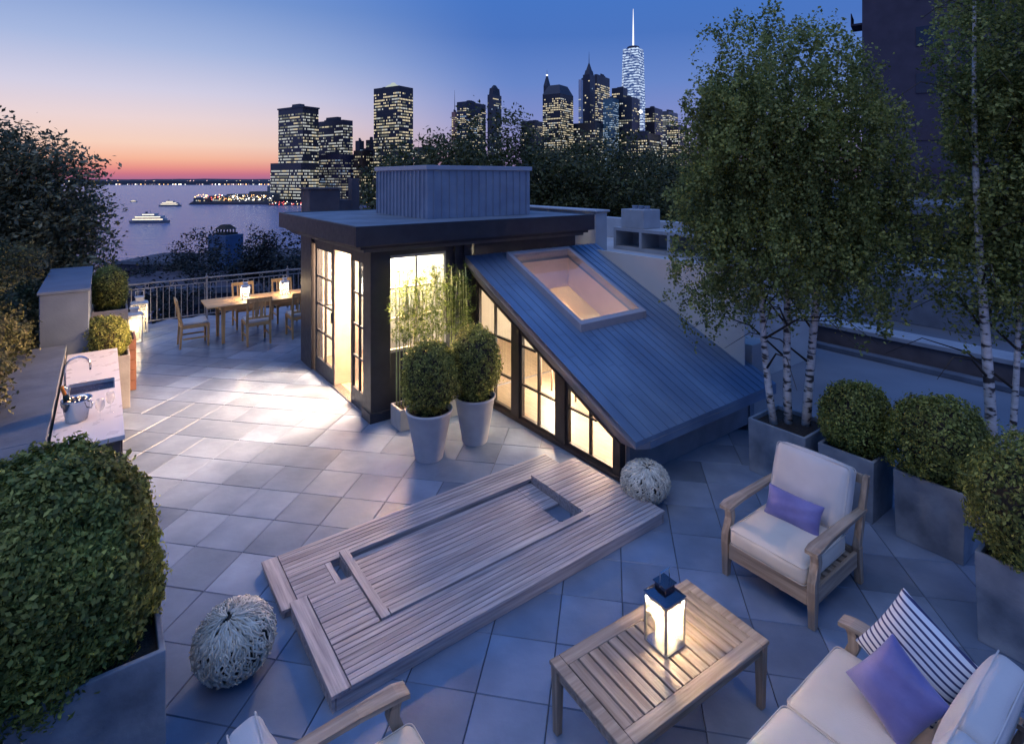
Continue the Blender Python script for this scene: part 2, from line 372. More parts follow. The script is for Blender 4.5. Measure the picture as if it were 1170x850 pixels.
# =================================================================== DECK
dk = thing('timber_platform', 'low grey timber platform with recessed middle panel on the blue pavers', 'deck', U(2.66,4.04,0), TH)
def dl(u): return u*1.023-2.66
def dv_(v): return v*1.023-4.04
Dm = [wood('deck_board', *DK, 0), wood('deck_board', *DK, 1)]
def boards(name, u0,u1,v0,v1, z, n, axis=0, th=0.024, label=None, sk=True):
    m = MB(); g = 0.004
    if axis == 0:
        w_ = (v1-v0)/n
        for k in range(n):
            dz = random.uniform(-.0012,.0012)
            m.box(dl(u0),dl(u1),dv_(v0+k*w_+g/2),dv_(v0+(k+1)*w_-g/2), z-th+dz, z+dz)
    else:
        w_ = (u1-u0)/n
        for k in range(n):
            m.box(dl(u0+k*w_+g/2),dl(u0+(k+1)*w_-g/2),dv_(v0),dv_(v1), z-th, z)
    o = m.build(name, Dm[axis], dk, bevel=0.002, seg=1); 
    if label: o['label'] = label
    return o
H = 0.112; HB_ = 0.065
boards('edge_board', 1.02,1.14,4.13,4.76,HB_,1,1)
boards('deck_boards', 1.145,1.42,4.13,4.44,HB_,6)
boards('edge_board', 1.42,1.47,4.13,4.437,HB_,1,1)
boards('deck_boards', 1.145,3.97,4.44,4.76,HB_,7)
boards('edge_board', 1.07,1.19,3.22,4.12,H,1,1)
boards('deck_boards', 1.195,1.528,3.58,4.12,H,10)
boards('deck_boards', 1.195,4.12,3.22,3.575,H,8)
boards('frame_board', 1.535,1.605,3.58,4.435,H+0.012,1,1)
boards('frame_board', 1.61,3.515,3.58,3.65,H+0.012,1,0)
boards('deck_boards', 3.52,4.12,3.58,4.435,H,16)
boards('recessed_boards', 1.61,3.33,3.66,4.43,H-0.085,14, label='recessed middle panel of grey boards')
boards('recessed_boards', 3.33,3.515,4.0,4.43,H-0.085,8)
m = MB()      # skirts and joists
for (a,b_,c,d_,hh) in ((1.03,1.05,4.14,4.75,HB_),(1.055,3.95,4.735,4.75,HB_),(1.08,1.10,3.23,4.11,H),(1.105,4.09,3.23,3.245,H),(4.095,4.11,3.23,4.43,H),(3.955,3.965,4.44,4.73,HB_),
                    (1.105,1.52,4.10,4.112,H),(1.055,1.46,4.135,4.147,HB_),(1.54,1.56,3.63,4.43,H),(3.525,3.545,3.6,4.43,H),(1.565,3.5,3.60,3.62,H),(1.48,3.5,4.445,4.46,HB_),(2.4,2.45,3.66,4.42,H-0.085)):
    m.box(dl(a),dl(b_),dv_(c),dv_(d_),0.002,hh-0.026)
m.build('skirt', Dm[0], dk)

# =================================================================== PAVILION
PU, PV = 2.85, 7.0
hut = thing('rooftop_pavilion', 'dark timber rooftop pavilion with lit windows and a long sloping zinc roof', 'pavilion', U(PU,PV,0), TH)
class HB(MB):
    def bx(s,u0,u1,v0,v1,z0,z1,mi=0): return s.box(u0-PU,u1-PU,v0-PV,v1-PV,z0,z1,mi)
    def q(s, pts, mi=0): return s.add([(p[0]-PU,p[1]-PV,p[2]) for p in pts], [tuple(range(len(pts)))], mi)
def hp(name, mat, boxes, bevel=0.004, label=None, parent=None, kind=None):
    m = HB()
    for bb in boxes: m.bx(*bb)
    o = m.build(name, mat, parent or hut, bevel=bevel)
    if label: o['label'] = label
    return o
EAV = 2.30
hp('pier', DARKW, [(2.82,3.10,6.92,7.19,0,EAV)]); hp('pier', DARKW, [(2.82,3.02,9.50,10.10,0,EAV)])
hp('pier_base', DARKW, [(2.805,3.115,6.905,7.205,0,0.13)]); 
hp('lintel', DARKW, [(2.86,3.0,7.19,9.50,2.12,EAV)])
hp('wall', DARKW, [(3.10,4.42,6.97,7.05,0,0.86),(3.10,4.42,6.97,7.05,2.17,EAV),(3.97,4.42,6.972,7.048,0.86,2.17)])
hp('wall', DARKW, [(3.02,6.5,10.0,10.09,0,EAV)]); hp('wall', DARKW, [(6.42,6.5,7.0,10.0,0,EAV)])
hp('wall', DARKW, [(4.46,6.5,6.965,7.045,1.98,EAV)])
hp('pilaster', DARKW, [(4.10,4.17,6.93,6.97,0,EAV),(4.26,4.33,6.93,6.97,0,EAV)]); hp('corner_post', BRONZE, [(4.40,4.48,6.84,6.965,0,2.0)])
hp('roof_slab', ROOFM, [(2.56,6.56,6.66,10.26,2.50,2.605)], 0.006)
hp('fascia', DARKW, [(2.50,6.60,6.60,6.655,2.36,2.615),(2.50,2.555,6.655,10.30,2.36,2.615),(2.555,6.60,10.265,10.30,2.36,2.615),(6.565,6.60,6.655,10.265,2.36,2.615)], 0.005)
hp('soffit', DARKW, [(2.60,6.55,6.70,10.22,2.31,2.36)])
hp('eaves_moulding', plain('greyed_trim',(0.10,0.11,0.11),rough=.5), [(2.66,2.70,6.76,10.16,2.262,2.308),(2.70,6.5,6.76,6.80,2.262,2.308)])
# french doors: leaves with 2 x 4 lites
def lites(parent, u, v0, v1, z0, z1, nc, nr, fr, mt=0.028, thick=0.045, mat=None, axis='v', gl=None, pane_name='pane'):
    """glazed frame in a plane of constant u (axis v) or constant v (axis u)"""
    mat = mat or DARKW; m = HB()
    def bb(a0,a1,z0_,z1_,t=thick):
        if axis == 'v': m.bx(u-t/2,u+t/2,a0,a1,z0_,z1_)
        else: m.bx(a0,a1,u-t/2,u+t/2,z0_,z1_)
    bl, br, bb_, bt = fr
    bb(v0,v0+bl,z0,z1); bb(v1-br,v1,z0,z1); bb(v0+bl,v1-br,z0,z0+bb_); bb(v0+bl,v1-br,z1-bt,z1)
    a0,a1,c0,c1 = v0+bl, v1-br, z0+bb_, z1-bt
    for i in range(1,nc): 
        x = a0+(a1-a0)*i/nc; bb(x-mt/2,x+mt/2,c0,c1,thick*0.8)
    for j in range(1,nr):
        z = c0+(c1-c0)*j/nr; bb(a0,a1,z-mt/2,z+mt/2,thick*0.72)
    fo = m.build('frame', mat, parent, bevel=0.003)
    g = HB(); cu = u; 
    if axis == 'v': g.bx(u-0.003,u+0.003,a0,a1,c0,c1)
    else: g.bx(a0,a1,u-0.003,u+0.003,c0,c1)
    g.build(pane_name, gl or GLASS, parent)
def part_empty(name, parent, label=None):
    o = bpy.data.objects.new(name, None); COL.objects.link(o); o.parent = parent
    if label: o['label'] = label
    return o
d1 = part_empty('door', hut, 'left glazed door leaf'); lites(d1, 2.90, 8.56, 9.46, 0.02, 2.115, 2, 4, (0.06,0.10,0.22,0.07))
d2 = part_empty('door', hut, 'right glazed door leaf'); lites(d2, 2.90, 7.20, 7.80, 0.02, 2.115, 2, 4, (0.06,0.06,0.22,0.07))
hp('door_edge', plain('pale_timber',(0.5,0.42,0.34),rough=.6), [(2.88,3.30,8.50,8.545,0.02,2.115)], label='open door leaf seen edge on')
hp('handle', STEEL, [(2.855,2.875,8.60,8.62,0.95,1.12)], parent=hut)
hp('threshold', STEEL, [(2.84,2.98,7.2,9.5,0.004,0.02)])
wn = part_empty('window', hut, 'bright window behind the bamboo'); lites(wn, 6.985, 3.04, 3.97, 0.86, 2.17, 2, 3, (0.03,0.03,0.04,0.04), axis='u', mat=plain('pale_sash',(0.42,0.42,0.38),rough=.5))
wb = part_empty('window', hut, 'white framed window on the inner back wall'); lites(wb, 9.975, 3.25, 4.3, 0.95, 2.15, 2, 2, (0.06,0.06,0.06,0.06), axis='u', mat=WHITEP, thick=0.05)
# interior
TIM = plain('oak_floor',(0.38,0.27,0.17),(0.28,0.19,0.12),scale=4,stretch=(8,1,1),rough=0.5)
hp('interior_floor', TIM, [(2.98,6.42,7.05,10.0,0.0,0.02)], 0)
hp('interior_wall', CREAM, [(3.03,6.41,9.98,9.997,0.02,0.93),(4.36,6.41,9.98,9.997,0.93,2.3),(3.03,3.22,9.98,9.997,0.93,2.3),(6.38,6.41,7.06,9.98,0.02,2.3)],0)
hp('interior_ceiling', WHITEP, [(3.02,6.40,7.06,9.97,2.285,2.305)],0)
hp('curtain', plain('sheer_linen',(0.8,0.78,0.7),rough=.9), [(3.12,4.35,7.55,7.57,0.3,2.25)],0, label='pale blind panel behind the bright window')
# sloping roof (rises from the eave at v=3.7 to v=6.95)
def zr(v): return 0.60 + 0.463*(v-3.70)
UL, UR, VE, VT = 4.25, 6.93, 3.68, 6.90
SK = (4.95, 6.07, 5.19, 6.67)   # skylight hole u0,u1,v0,v1
m = HB()
def slab(m, u0,u1,v0,v1,t=0.05, dz=0.0, mi=0):
    c = [(u0,v0),(u1,v0),(u1,v1),(u0,v1)]
    m.hexa([(a-PU,b_-PV,zr(b_)-t+dz) for a,b_ in c], [(a-PU,b_-PV,zr(b_)+dz) for a,b_ in c], mi)
slab(m,UL,SK[0],VE,VT); slab(m,SK[1],UR,VE,VT); slab(m,SK[0],SK[1],VE,SK[2]); slab(m,SK[0],SK[1],SK[3],VT)
# seams and staggered cross laps
k = UL+0.13
while k < UR-0.03:
    segs = [(VE,VT)] if not (SK[0]-0.02 < k < SK[1]+0.02) else [(VE,SK[2]-0.06),(SK[3]+0.06,VT)]
    for (a,b_) in segs: slab(m,k-0.004,k+0.004,a,b_,0.008,0.011)
    for t in range(3):
        v = random.uniform(VE+0.1, VT-0.2)
        if not (SK[0]-0.2 < k < SK[1]+0.02 and SK[2]-0.1 < v < SK[3]+0.1): slab(m,k+0.006,k+0.122,v,v+0.006,0.006,0.0035)
    k += 0.13
m.build('sloping_roof', ZINC, hut)
m = HB()   # bevelled rake fascia along the glazed side
def rk(v): return [(UL,v,zr(v)),(UL,v,zr(v)-0.09),(4.43,v,zr(v)-0.36),(4.47,v,zr(v)-0.36),(4.47,v,zr(v)-0.055),(UL+0.002,v,zr(v)-0.055)]
def rk0(v): return [(UL,v,zr(v)),(UL,v,zr(v)-0.07),(4.43,v,zr(v)-0.12),(4.47,v,zr(v)-0.12),(4.47,v,zr(v)-0.055),(UL+0.002,v,zr(v)-0.055)]
n = 6; vs = [(p[0]-PU,p[1]-PV,p[2]) for p in rk0(VE)+rk(4.04)+rk(VT)]
m.add(vs, [(5,4,3,2,1,0),(12,13,14,15,16,17)]+[(j*n+i,j*n+(i+1)%n,j*n+n+(i+1)%n,j*n+n+i) for j in (0,1) for i in range(n)]); m.build('rake_fascia', FASC, hut, bevel=0.004)
m = HB()   # front eave fascia + low wall beneath
m.add([(p[0]-PU,p[1]-PV,p[2]) for p in ((4.472,VE,zr(VE)-0.052),(UR,VE,zr(VE)-0.052),(UR,VE,zr(VE)-0.13),(4.472,VE,zr(VE)-0.13),
       (4.472,VE+0.05,zr(VE)-0.052),(UR,VE+0.05,zr(VE)-0.052),(UR,VE+0.05,zr(VE)-0.13),(4.472,VE+0.05,zr(VE)-0.13))],
       [(0,3,2,1),(4,5,6,7),(0,1,5,4),(1,2,6,5),(2,3,7,6),(3,0,4,7)]); m.build('eave_fascia', ZINC, hut)
hp('low_wall', plain('blue_grey_render',(0.20,0.24,0.30),rough=.7), [(4.50,6.88,3.98,4.03,0,0.55)])
m = HB(); m.prism([(3.96-PV,0),(VT-PV,0),(VT-PV,zr(VT)-0.08),(3.96-PV,zr(3.96)-0.08)], 0, 6.80-PU, 6.90-PU); m.build('side_wall', plain('blue_grey_render',(0.2,0.24,0.3)), hut)
# skylight
sk = part_empty('skylight', hut, 'long lit skylight set in the sloping roof')
m = HB(); fw = 0.07
for (a,b1,c,d_) in ((SK[0]-fw,SK[0],SK[2]-fw,SK[3]+fw),(SK[1],SK[1]+fw,SK[2]-fw,SK[3]+fw),(SK[0],SK[1],SK[2]-fw,SK[2]),(SK[0],SK[1],SK[3],SK[3]+fw)):
    slab(m,a,b1,c,d_,0.12,0.10)
m.build('frame', plain('pale_skylight_frame',(0.42,0.41,0.43),(0.36,0.35,0.38),rough=.45), sk, bevel=0.006)
m = HB(); slab(m,SK[0],SK[1],SK[2],SK[3],0.008,0.088); m.build('pane', GLASS, sk)
m = HB()
for (a,b1,c,d_) in ((SK[0]-0.02,SK[0],SK[2],SK[3]),(SK[1],SK[1]+0.02,SK[2],SK[3]),(SK[0],SK[1],SK[2]-0.02,SK[2]),(SK[0],SK[1],SK[3],SK[3]+0.02)):
    slab(m,a,b1,c,d_,0.46,-0.052)
mm_=HB(); slab(mm_,SK[0],SK[1],SK[2],SK[3],0.01,-0.50); mm_.build('diffuser', frosted('diffuser_panel',(0.95,0.86,0.72),0.85), sk)
m.build('lining', plain('pink_plaster',(0.72,0.62,0.57),(0.67,0.57,0.52),rough=.8), sk)
# raking window wall on u = 4.45 : three bays
GV = [(5.97,6.83),(5.07,5.80),(4.12,4.90)]
def head(v): return zr(v)-0.355
def bay(v0, v1, label):
    w_ = part_empty('window', hut, label); m = HB(); u0,u1 = 4.425,4.475; s = 0.035
    def raked(a,b1,z0,z1a,z1b,uu0=u0,uu1=u1):
        m.hexa([(uu0-PU,a-PV,z0(a) if callable(z0) else z0),(uu1-PU,a-PV,z0(a) if callable(z0) else z0),(uu1-PU,b1-PV,z0(b1) if callable(z0) else z0),(uu0-PU,b1-PV,z0(b1) if callable(z0) else z0)],
               [(uu0-PU,a-PV,z1a),(uu1-PU,a-PV,z1a),(uu1-PU,b1-PV,z1b),(uu0-PU,b1-PV,z1b)])
    raked(v0,v0+s,0.05,head(v0),head(v0+s)); raked(v1-s,v1,0.05,head(v1-s),head(v1))
    raked(v0+s,v1-s,lambda v: head(v)-0.05,head(v0+s),head(v1-s)); m.bx(u0,u1,v0+s,v1-s,0.05,0.09)
    c = (v0+v1)/2; raked(c-0.014,c+0.014,0.09,head(c-0.014)-0.05,head(c+0.014)-0.05,u0+0.006,u1-0.006)
    for zb in (0.50,1.00):
        a = v0+s
        vmin = 3.70+(zb+0.36+0.05+0.02-0.60)/0.463
        a = max(a, vmin)
        if a < v1-s-0.02: m.bx(u0+0.008,u1-0.008,a,v1-s,zb-0.013,zb+0.013)
    m.build('frame', BRONZE, w_, bevel=0.002)
    g = MB(); g.hexa([(4.448-PU,v0-PV,0.06),(4.452-PU,v0-PV,0.06),(4.452-PU,v1-PV,0.06),(4.448-PU,v1-PV,0.06)],
        [(4.448-PU,v0-PV,head(v0)),(4.452-PU,v0-PV,head(v0)),(4.452-PU,v1-PV,head(v1)),(4.448-PU,v1-PV,head(v1))]); g.build('pane', GLASS, w_)
for (g0,g1),lb in zip(GV,('tallest bay of the raking window','middle bay of the raking window','lowest bay of the raking window')): bay(g0,g1,lb)
for a,b1 in ((5.80,5.97),(4.90,5.07),(4.03,4.12)):
    m = HB(); m.hexa([(4.40-PU,a-PV,0),(4.49-PU,a-PV,0),(4.49-PU,b1-PV,0),(4.40-PU,b1-PV,0)],[(4.40-PU,a-PV,head(a)),(4.49-PU,a-PV,head(a)),(4.49-PU,b1-PV,head(b1)),(4.40-PU,b1-PV,head(b1))])
    m.build('mullion', BRONZE, hut, bevel=0.003)
hp('sill', BRONZE, [(4.385,4.50,4.03,6.84,0.004,0.048)])
# stair room inside: pale back wall, stair, handrail
hp('interior_wall', CREAM, [(6.77,6.795,4.03,7.0,0.0,2.0),(4.50,6.79,4.032,4.05,0.0,0.5)],0)
hp('interior_floor', TIM, [(4.50,6.77,4.05,6.98,0.0,0.02)],0)
m = HB()
for k in range(8):
    m.bx(5.45,6.35,4.5+k*0.26,4.5+(k+1)*0.26+0.02,0.03+k*0.145,0.07+k*0.145)
m.build('stair', WHITEP, hut)
m = HB(); m.bar((5.42-PU,4.45-PV,0.40),(5.42-PU,6.6-PV,1.28),0.04,0.05)
for k in range(9): v=4.5+k*0.26; m.bar((5.42-PU,v-PV,0.03),(5.42-PU,v-PV,0.40+k*0.106),0.02,0.02,up=(1,0,0))
m.build('handrail', plain('walnut',(0.16,0.09,0.06),rough=.4), hut)
# roof box with standing seams
rb = part_empty('roof_box', hut, 'pale seamed metal box standing on the flat roof')
m = HB(); BX=(3.88,5.82,7.36,9.25); m.bx(*BX,2.606,3.34)
k = BX[0]+0.11
while k < BX[1]: m.bx(k-0.006,k+0.006,BX[2]-0.022,BX[2]-0.001,2.61,3.33); k += 0.135
k = BX[2]+0.10
while k < BX[3]: m.bx(BX[0]-0.022,BX[0]-0.001,k-0.006,k+0.006,2.61,3.33); k += 0.135
m.build('cladding', ZINCL, rb)
hp('cap', plain('pale_cap_metal',(0.44,0.48,0.55),(0.4,0.44,0.5),rough=.45,metal=.2), [(3.85,5.85,7.33,9.28,3.342,3.41)], parent=rb)
# lights in the pavilion
WARM = (1.0,0.84,0.62)
lamp('ceiling_lamp','AREA',(0.75,1.6,2.27),190,WARM,1.2,hut)
lamp('ceiling_lamp','AREA',(0.7,0.32,2.27),60,(1.0,0.9,0.7),0.9,hut,sy=0.3)
lamp('stair_lamp','AREA',(2.65,-1.8,0.62),60,WARM,0.9,hut,rot=(R(24.8),0,0),sy=1.0)
lamp('stair_lamp','POINT',(2.6,-0.8,0.45),130,WARM,0.2,hut)
lamp('stair_lamp','POINT',(2.5,-2.3,0.62),26,WARM,0.12,hut)
def spot(name, a, b_, power, cone, col=(1.0,0.56,0.30), size=0.35):  # unseen spots added indoors, aimed outward to wash the terrace in warm light
    a=Vector((a[0]-PU,a[1]-PV,a[2])); b_=Vector((b_[0]-PU,b_[1]-PV,b_[2]))
    o=lamp(name,'SPOT',a,power,col,size,hut); o.rotation_euler=(b_-a).to_track_quat('-Z','Y').to_euler(); o.data.spot_size=R(cone); o.data.spot_blend=0.9
spot('terrace_fill_spot',(3.75,7.95,1.95),(1.3,7.5,0.0),2200,130)
spot('terrace_fill_spot',(3.75,8.9,1.95),(1.0,9.2,0.0),1900,130)
spot('terrace_fill_spot',(3.45,7.46,2.05),(1.9,4.9,0.0),3200,130,size=0.4)
spot('terrace_fill_spot',(5.7,6.3,1.35),(3.3,5.9,0.0),700,120,size=0.3)
spot('terrace_fill_spot',(5.5,5.2,0.86),(3.2,4.8,0.0),300,125,size=0.3)

# =================================================================== POTTED PLANTS
def crown(parent, n, a, b_, c, zc, size, seed, mat=BOX, power=2.4, lump=0.12, name='foliage', shell=0.2, egg=0.0):
    P, d = shrub_points(n, a, b_, c, seed, power, lump, shell); P[:,:2] *= (1-egg*P[:,2:3]/c); P[:,2] += zc
    kk=n//9; C=P[rng.integers(0,n,kk)]; ii=rng.integers(0,kk,n-n//3); P[n//3:]=C[ii]+rng.normal(0,size*0.55,(len(ii),3)); d=(P-np.array([0,0,zc]))/np.array([a,b_,c]); d/=np.linalg.norm(d,axis=1)[:,None]+1e-6
    o = leaves(name, P, d*0.9, size*(0.5+1.0*rng.random(n)), mat, parent)
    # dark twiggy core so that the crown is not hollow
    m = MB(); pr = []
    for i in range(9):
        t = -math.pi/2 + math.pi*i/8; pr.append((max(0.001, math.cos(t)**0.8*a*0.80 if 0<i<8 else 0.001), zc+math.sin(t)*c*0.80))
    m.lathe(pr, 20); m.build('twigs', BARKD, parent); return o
def box_planter(parent, L_, W_, h, mat=CONC, t=0.03, name='planter', taper=0.0):
    m = MB(); a,b_ = L_/2,W_/2; a2,b2=a-taper,b_-taper
    def ring(x,y,z): return [(-x,-y,z),(x,-y,z),(x,y,z),(-x,y,z)]
    vs = ring(a2,b2,0)+ring(a,b_,h)+ring(a-t,b_-t,h)+ring(a-t,b_-t,h-0.06)
    fs = [(0,3,2,1)]+[(i,(i+1)%4,4+(i+1)%4,4+i) for i in range(4)]+[(4+i,4+(i+1)%4,8+(i+1)%4,8+i) for i in range(4)]+[(8+i,8+(i+1)%4,12+(i+1)%4,12+i) for i in range(4)]
    m.add(vs, fs); m.build(name, mat, parent, bevel=0.006)
    m = MB(); m.box(-a+t,a-t,-b_+t,b_-t,h-0.10,h-0.045); m.build('soil', SOIL, parent)
# big foreground box
t = thing('potted_boxwood', 'huge boxwood in a blue grey stone trough at the near left corner', 'planter', U(-0.22,3.92,0), TH)
box_planter(t, 0.98, 0.92, 0.70); crown(t, 120000, 0.455,0.47,0.60, 1.09, 0.031, 3, power=2.6, lump=0.10, egg=0.20)
# right hand row of square planters
def square_pot(u,v,w_,h,label,rx,rz_,seed,n=16000):
    t = thing('potted_boxwood', label, 'planter', U(u,v,0), TH, 'boxwood balls in square concrete planters')
    box_planter(t, w_, w_, h, taper=0.015); crown(t, n, rx,rx,rz_, h+rz_*0.80, 0.026, seed); return t
square_pot(5.98,2.37,0.50,0.58,'round boxwood in square concrete planter right beside the birch planter',0.31,0.33,11)
square_pot(5.97,1.70,0.52,0.60,'broad round boxwood in square planter, between the birch trunk and the armchair',0.37,0.36,12,18000)
square_pot(5.17,0.88,0.60,0.62,'nearest boxwood in tall square planter cut off by the right edge of the picture',0.42,0.42,13,20000)
# tapered round pots by the window
def cone_pot(loc, label, seed, r0=0.155, r1=0.27, h=0.56, rx=0.31, rz_=0.42):
    t = thing('potted_boxwood', label, 'planter', loc, 0, 'boxwood in tall pale tapered pots')
    m = MB(); m.lathe([(r0,0),(r0+0.004,0.01),(r1-0.012,h-0.03),(r1,h-0.02),(r1,h),(r1-0.025,h),(r1-0.03,h-0.07)],48,cap=False)
    m.add([(r0*math.cos(a),r0*math.sin(a),0.0) for a in [2*math.pi*k/24 for k in range(24)]],[tuple(range(24))])
    m.build('pot', POTM, t, smooth=True)
    m = MB(); m.lathe([(0.001,h-0.055),(r1-0.03,h-0.06),(r1-0.03,h-0.09)],24,cap=False); m.build('soil', SOIL, t)
    crown(t, 15000, rx,rx,rz_, h+rz_*0.86, 0.026, seed, power=2.2); return t
cone_pot((-0.955,6.38,0),'clipped boxwood in pale tapered pot standing left in front of the bamboo',21)
cone_pot((-0.455,6.78,0),'clipped boxwood in pale tapered pot standing right against the raking window',22,r0=0.15,r1=0.255,rz_=0.45)
# left parapet group
t = thing('potted_boxwood','small round boxwood in pale stone planter at the far end of the counter','planter',U(0.0,9.70,0),TH)
box_planter(t,0.62,0.56,0.74,CONCL); crown(t,11000,0.30,0.30,0.30,0.98,0.028,31)
t = thing('potted_boxwood','upright boxwood in pale stone planter beside the tall wall block and railing','planter',U(0.10,11.9,0),TH)
box_planter(t,0.50,0.9,1.0,CONCL); crown(t,11000,0.26,0.40,0.36,1.30,0.03,32)
t = thing('wooden_planter','terracotta coloured board box behind the small round boxwood','planter',U(0.14,10.42,0),TH)
m=MB(); 
for k in range(5): m.box(-0.26,0.27,-0.28,0.28,0.01+k*0.155,0.155+k*0.155)
m.build('boards',TERRAC,t,bevel=0.004); m=MB(); m.box(-0.23,0.24,-0.25,0.25,0.74,0.79); m.build('soil',SOIL,t)

# bamboo
t = thing('potted_bamboo','stand of slender green bamboo in low concrete trough below the bright window','planter',U(3.62,6.62,0),TH)
box_planter(t,1.18,0.30,0.27,CONCL)
lp=[]; 
for k in range(30):
    x = -0.55+1.10*(k+random.random()*0.8)/30; y=random.uniform(-0.10,0.10); hh=random.uniform(1.70,2.02)
    bx,by = random.uniform(-.05,.05),random.uniform(-.05,.05)
    pts=[(x+bx*(s/6)**2, y+by*(s/6)**2, 0.2+(hh-0.2)*s/6) for s in range(7)]
    m=MB(); m.tube(pts,[0.0105-0.0010*s for s in range(7)],6)
    for s in range(1,12):
        f_=s/12; m.lathe([(0.012-0.006*f_,0.2+(hh-.2)*f_-0.003),(0.012-0.006*f_,0.2+(hh-.2)*f_+0.003)],6,c=(x+bx*f_*f_,y+by*f_*f_))
    m.build('cane',CANE,t,smooth=True)
    for q in range(26):
        zz=random.uniform(1.10,hh+0.05); f_=(zz-.2)/(hh-.2); ang=random.uniform(0,6.28); ln=random.uniform(0.05,0.17)
        cx,cy=x+bx*f_*f_,y+by*f_*f_
        for w_ in range(9):
            r_=ln*(0.3+0.7*random.random()); lp.append((cx+r_*math.cos(ang)+random.gauss(0,.012), cy+r_*math.sin(ang)*0.7+random.gauss(0,.012), zz+random.gauss(0,.02)-0.1*r_))
lp=np.array(lp); leaves('foliage',lp,np.tile([0,0,0.8],(len(lp),1)),0.06,BAML,t,aspect=0.16,droop=0.8)['kind']='stuff'
# ground lilac-dark trough end piece is part of the trough above

# birches
def birch(loc, rz, label, stems, crown_spec, n, seed, pw=0.62, ph=0.58):
    t = thing('potted_birch', label, 'tree', loc, rz, 'multi-stemmed birches in square concrete planters')
    box_planter(t, pw, pw, ph, taper=0.01)
    r_ = random.Random(seed); pts=[]; 
    for (x0,y0,x1,y1,hh,rd) in stems:
        P=[]; 
        for s in range(13):
            f_=s/12; P.append((x0+(x1-x0)*f_+0.03*math.sin(f_*7+seed+x0*9), y0+(y1-y0)*f_+0.03*math.cos(f_*6+seed), ph-0.1+(hh-ph+0.1)*f_))
        m=MB(); m.tube(P,[rd*(1-0.85*(s/12)) for s in range(13)],10)
        tr=m.build('trunk',BIRB,t,smooth=True)
        bm_=MB()
        for q in range(16):
            f_=0.22+0.72*q/16; i=int(f_*12); p=Vector(P[i]); an=r_.uniform(0,6.28); ln=r_.uniform(0.5,0.95)*(1.15-f_*0.6)
            dx,dy=math.cos(an),math.sin(an); bp=[p, p+Vector((dx*ln*.4,dy*ln*.4,ln*.32)), p+Vector((dx*ln*.8,dy*ln*.8,ln*.40)), p+Vector((dx*ln*1.15,dy*ln*1.15,ln*.15))]
            bm_.tube(bp,[0.014*(1.2-f_),0.009*(1.2-f_),0.005,0.002],5)
        bm_.build('branch',BARKD,t,smooth=True)
    # crown: drooping sprays hung through several overlapping lobes
    C=[]; tot=sum(a*b_*c for (_,_,_,a,b_,c) in crown_spec)
    for (x,y,z,a,b_,c) in crown_spec:
        k=int(n*a*b_*c/tot/42); d=unit(k); rr=(0.35+0.70*rng.random(k)**0.55)*(1+0.20*bumpy(d,seed+int(x*10),4.5))
        Q=d*rr[:,None]*np.array([a,b_,c])+np.array([x,y,z]); C.append(Q)
    C=np.concatenate(C); m_=len(C); rep=42
    Lp=np.repeat(C,rep,0); hang=rng.random(len(Lp))**0.8*np.repeat(0.10+0.28*rng.random(m_),rep)
    sway=np.repeat(rng.normal(0,0.10,(m_,2)),rep,0)
    Lp[:,2]-=hang; Lp[:,:2]+=sway*hang[:,None]*2+rng.normal(0,0.034,(len(Lp),2)); Lp[:,2]+=rng.normal(0,0.03,len(Lp))
    leaves('foliage',Lp,np.tile([0.0,-0.2,0.5],(len(Lp),1)),0.034*(0.45+1.1*rng.random(len(Lp))),BIRL,t,aspect=0.75,droop=1.0)
    return t
pb = U(6.02,3.04,0)
birch(pb, TH, 'three-stemmed white barked birch in square planter at the low end of the zinc roof',
  [(-0.10,0.10,-0.25,0.45,4.3,0.042),(0.04,0.02,0.05,0.1,4.9,0.046),(0.12,-0.12,0.45,-0.30,4.7,0.05)],
  [(-0.05,0.08,3.9,1.0,1.0,1.15),(-0.25,0.52,3.8,0.6,0.6,0.8),(-0.2,0.42,3.2,0.72,0.72,1.2),(0.3,-0.35,3.2,0.75,0.75,1.2),(0.05,0.08,2.65,0.9,0.9,0.8),(0.45,-0.6,2.65,0.5,0.5,0.9),(-0.45,0.8,2.45,0.42,0.42,0.95)], 140000, 5)
birch(U(6.72,1.52,0), TH, 'white barked birch with slim stems cut off by the top right corner',
  [(0.0,0.0,-0.12,0.10,5.6,0.050),(0.12,-0.1,0.3,-0.35,5.0,0.03)],
  [(0.45,-0.25,4.6,0.75,0.75,1.2),(0.35,-0.15,3.5,0.65,0.65,1.2),(0.6,-0.7,3.5,0.75,0.75,1.3),(0.05,0.12,2.55,0.42,0.42,0.7),(0.45,-0.5,2.6,0.62,0.62,0.8)], 120000, 9)

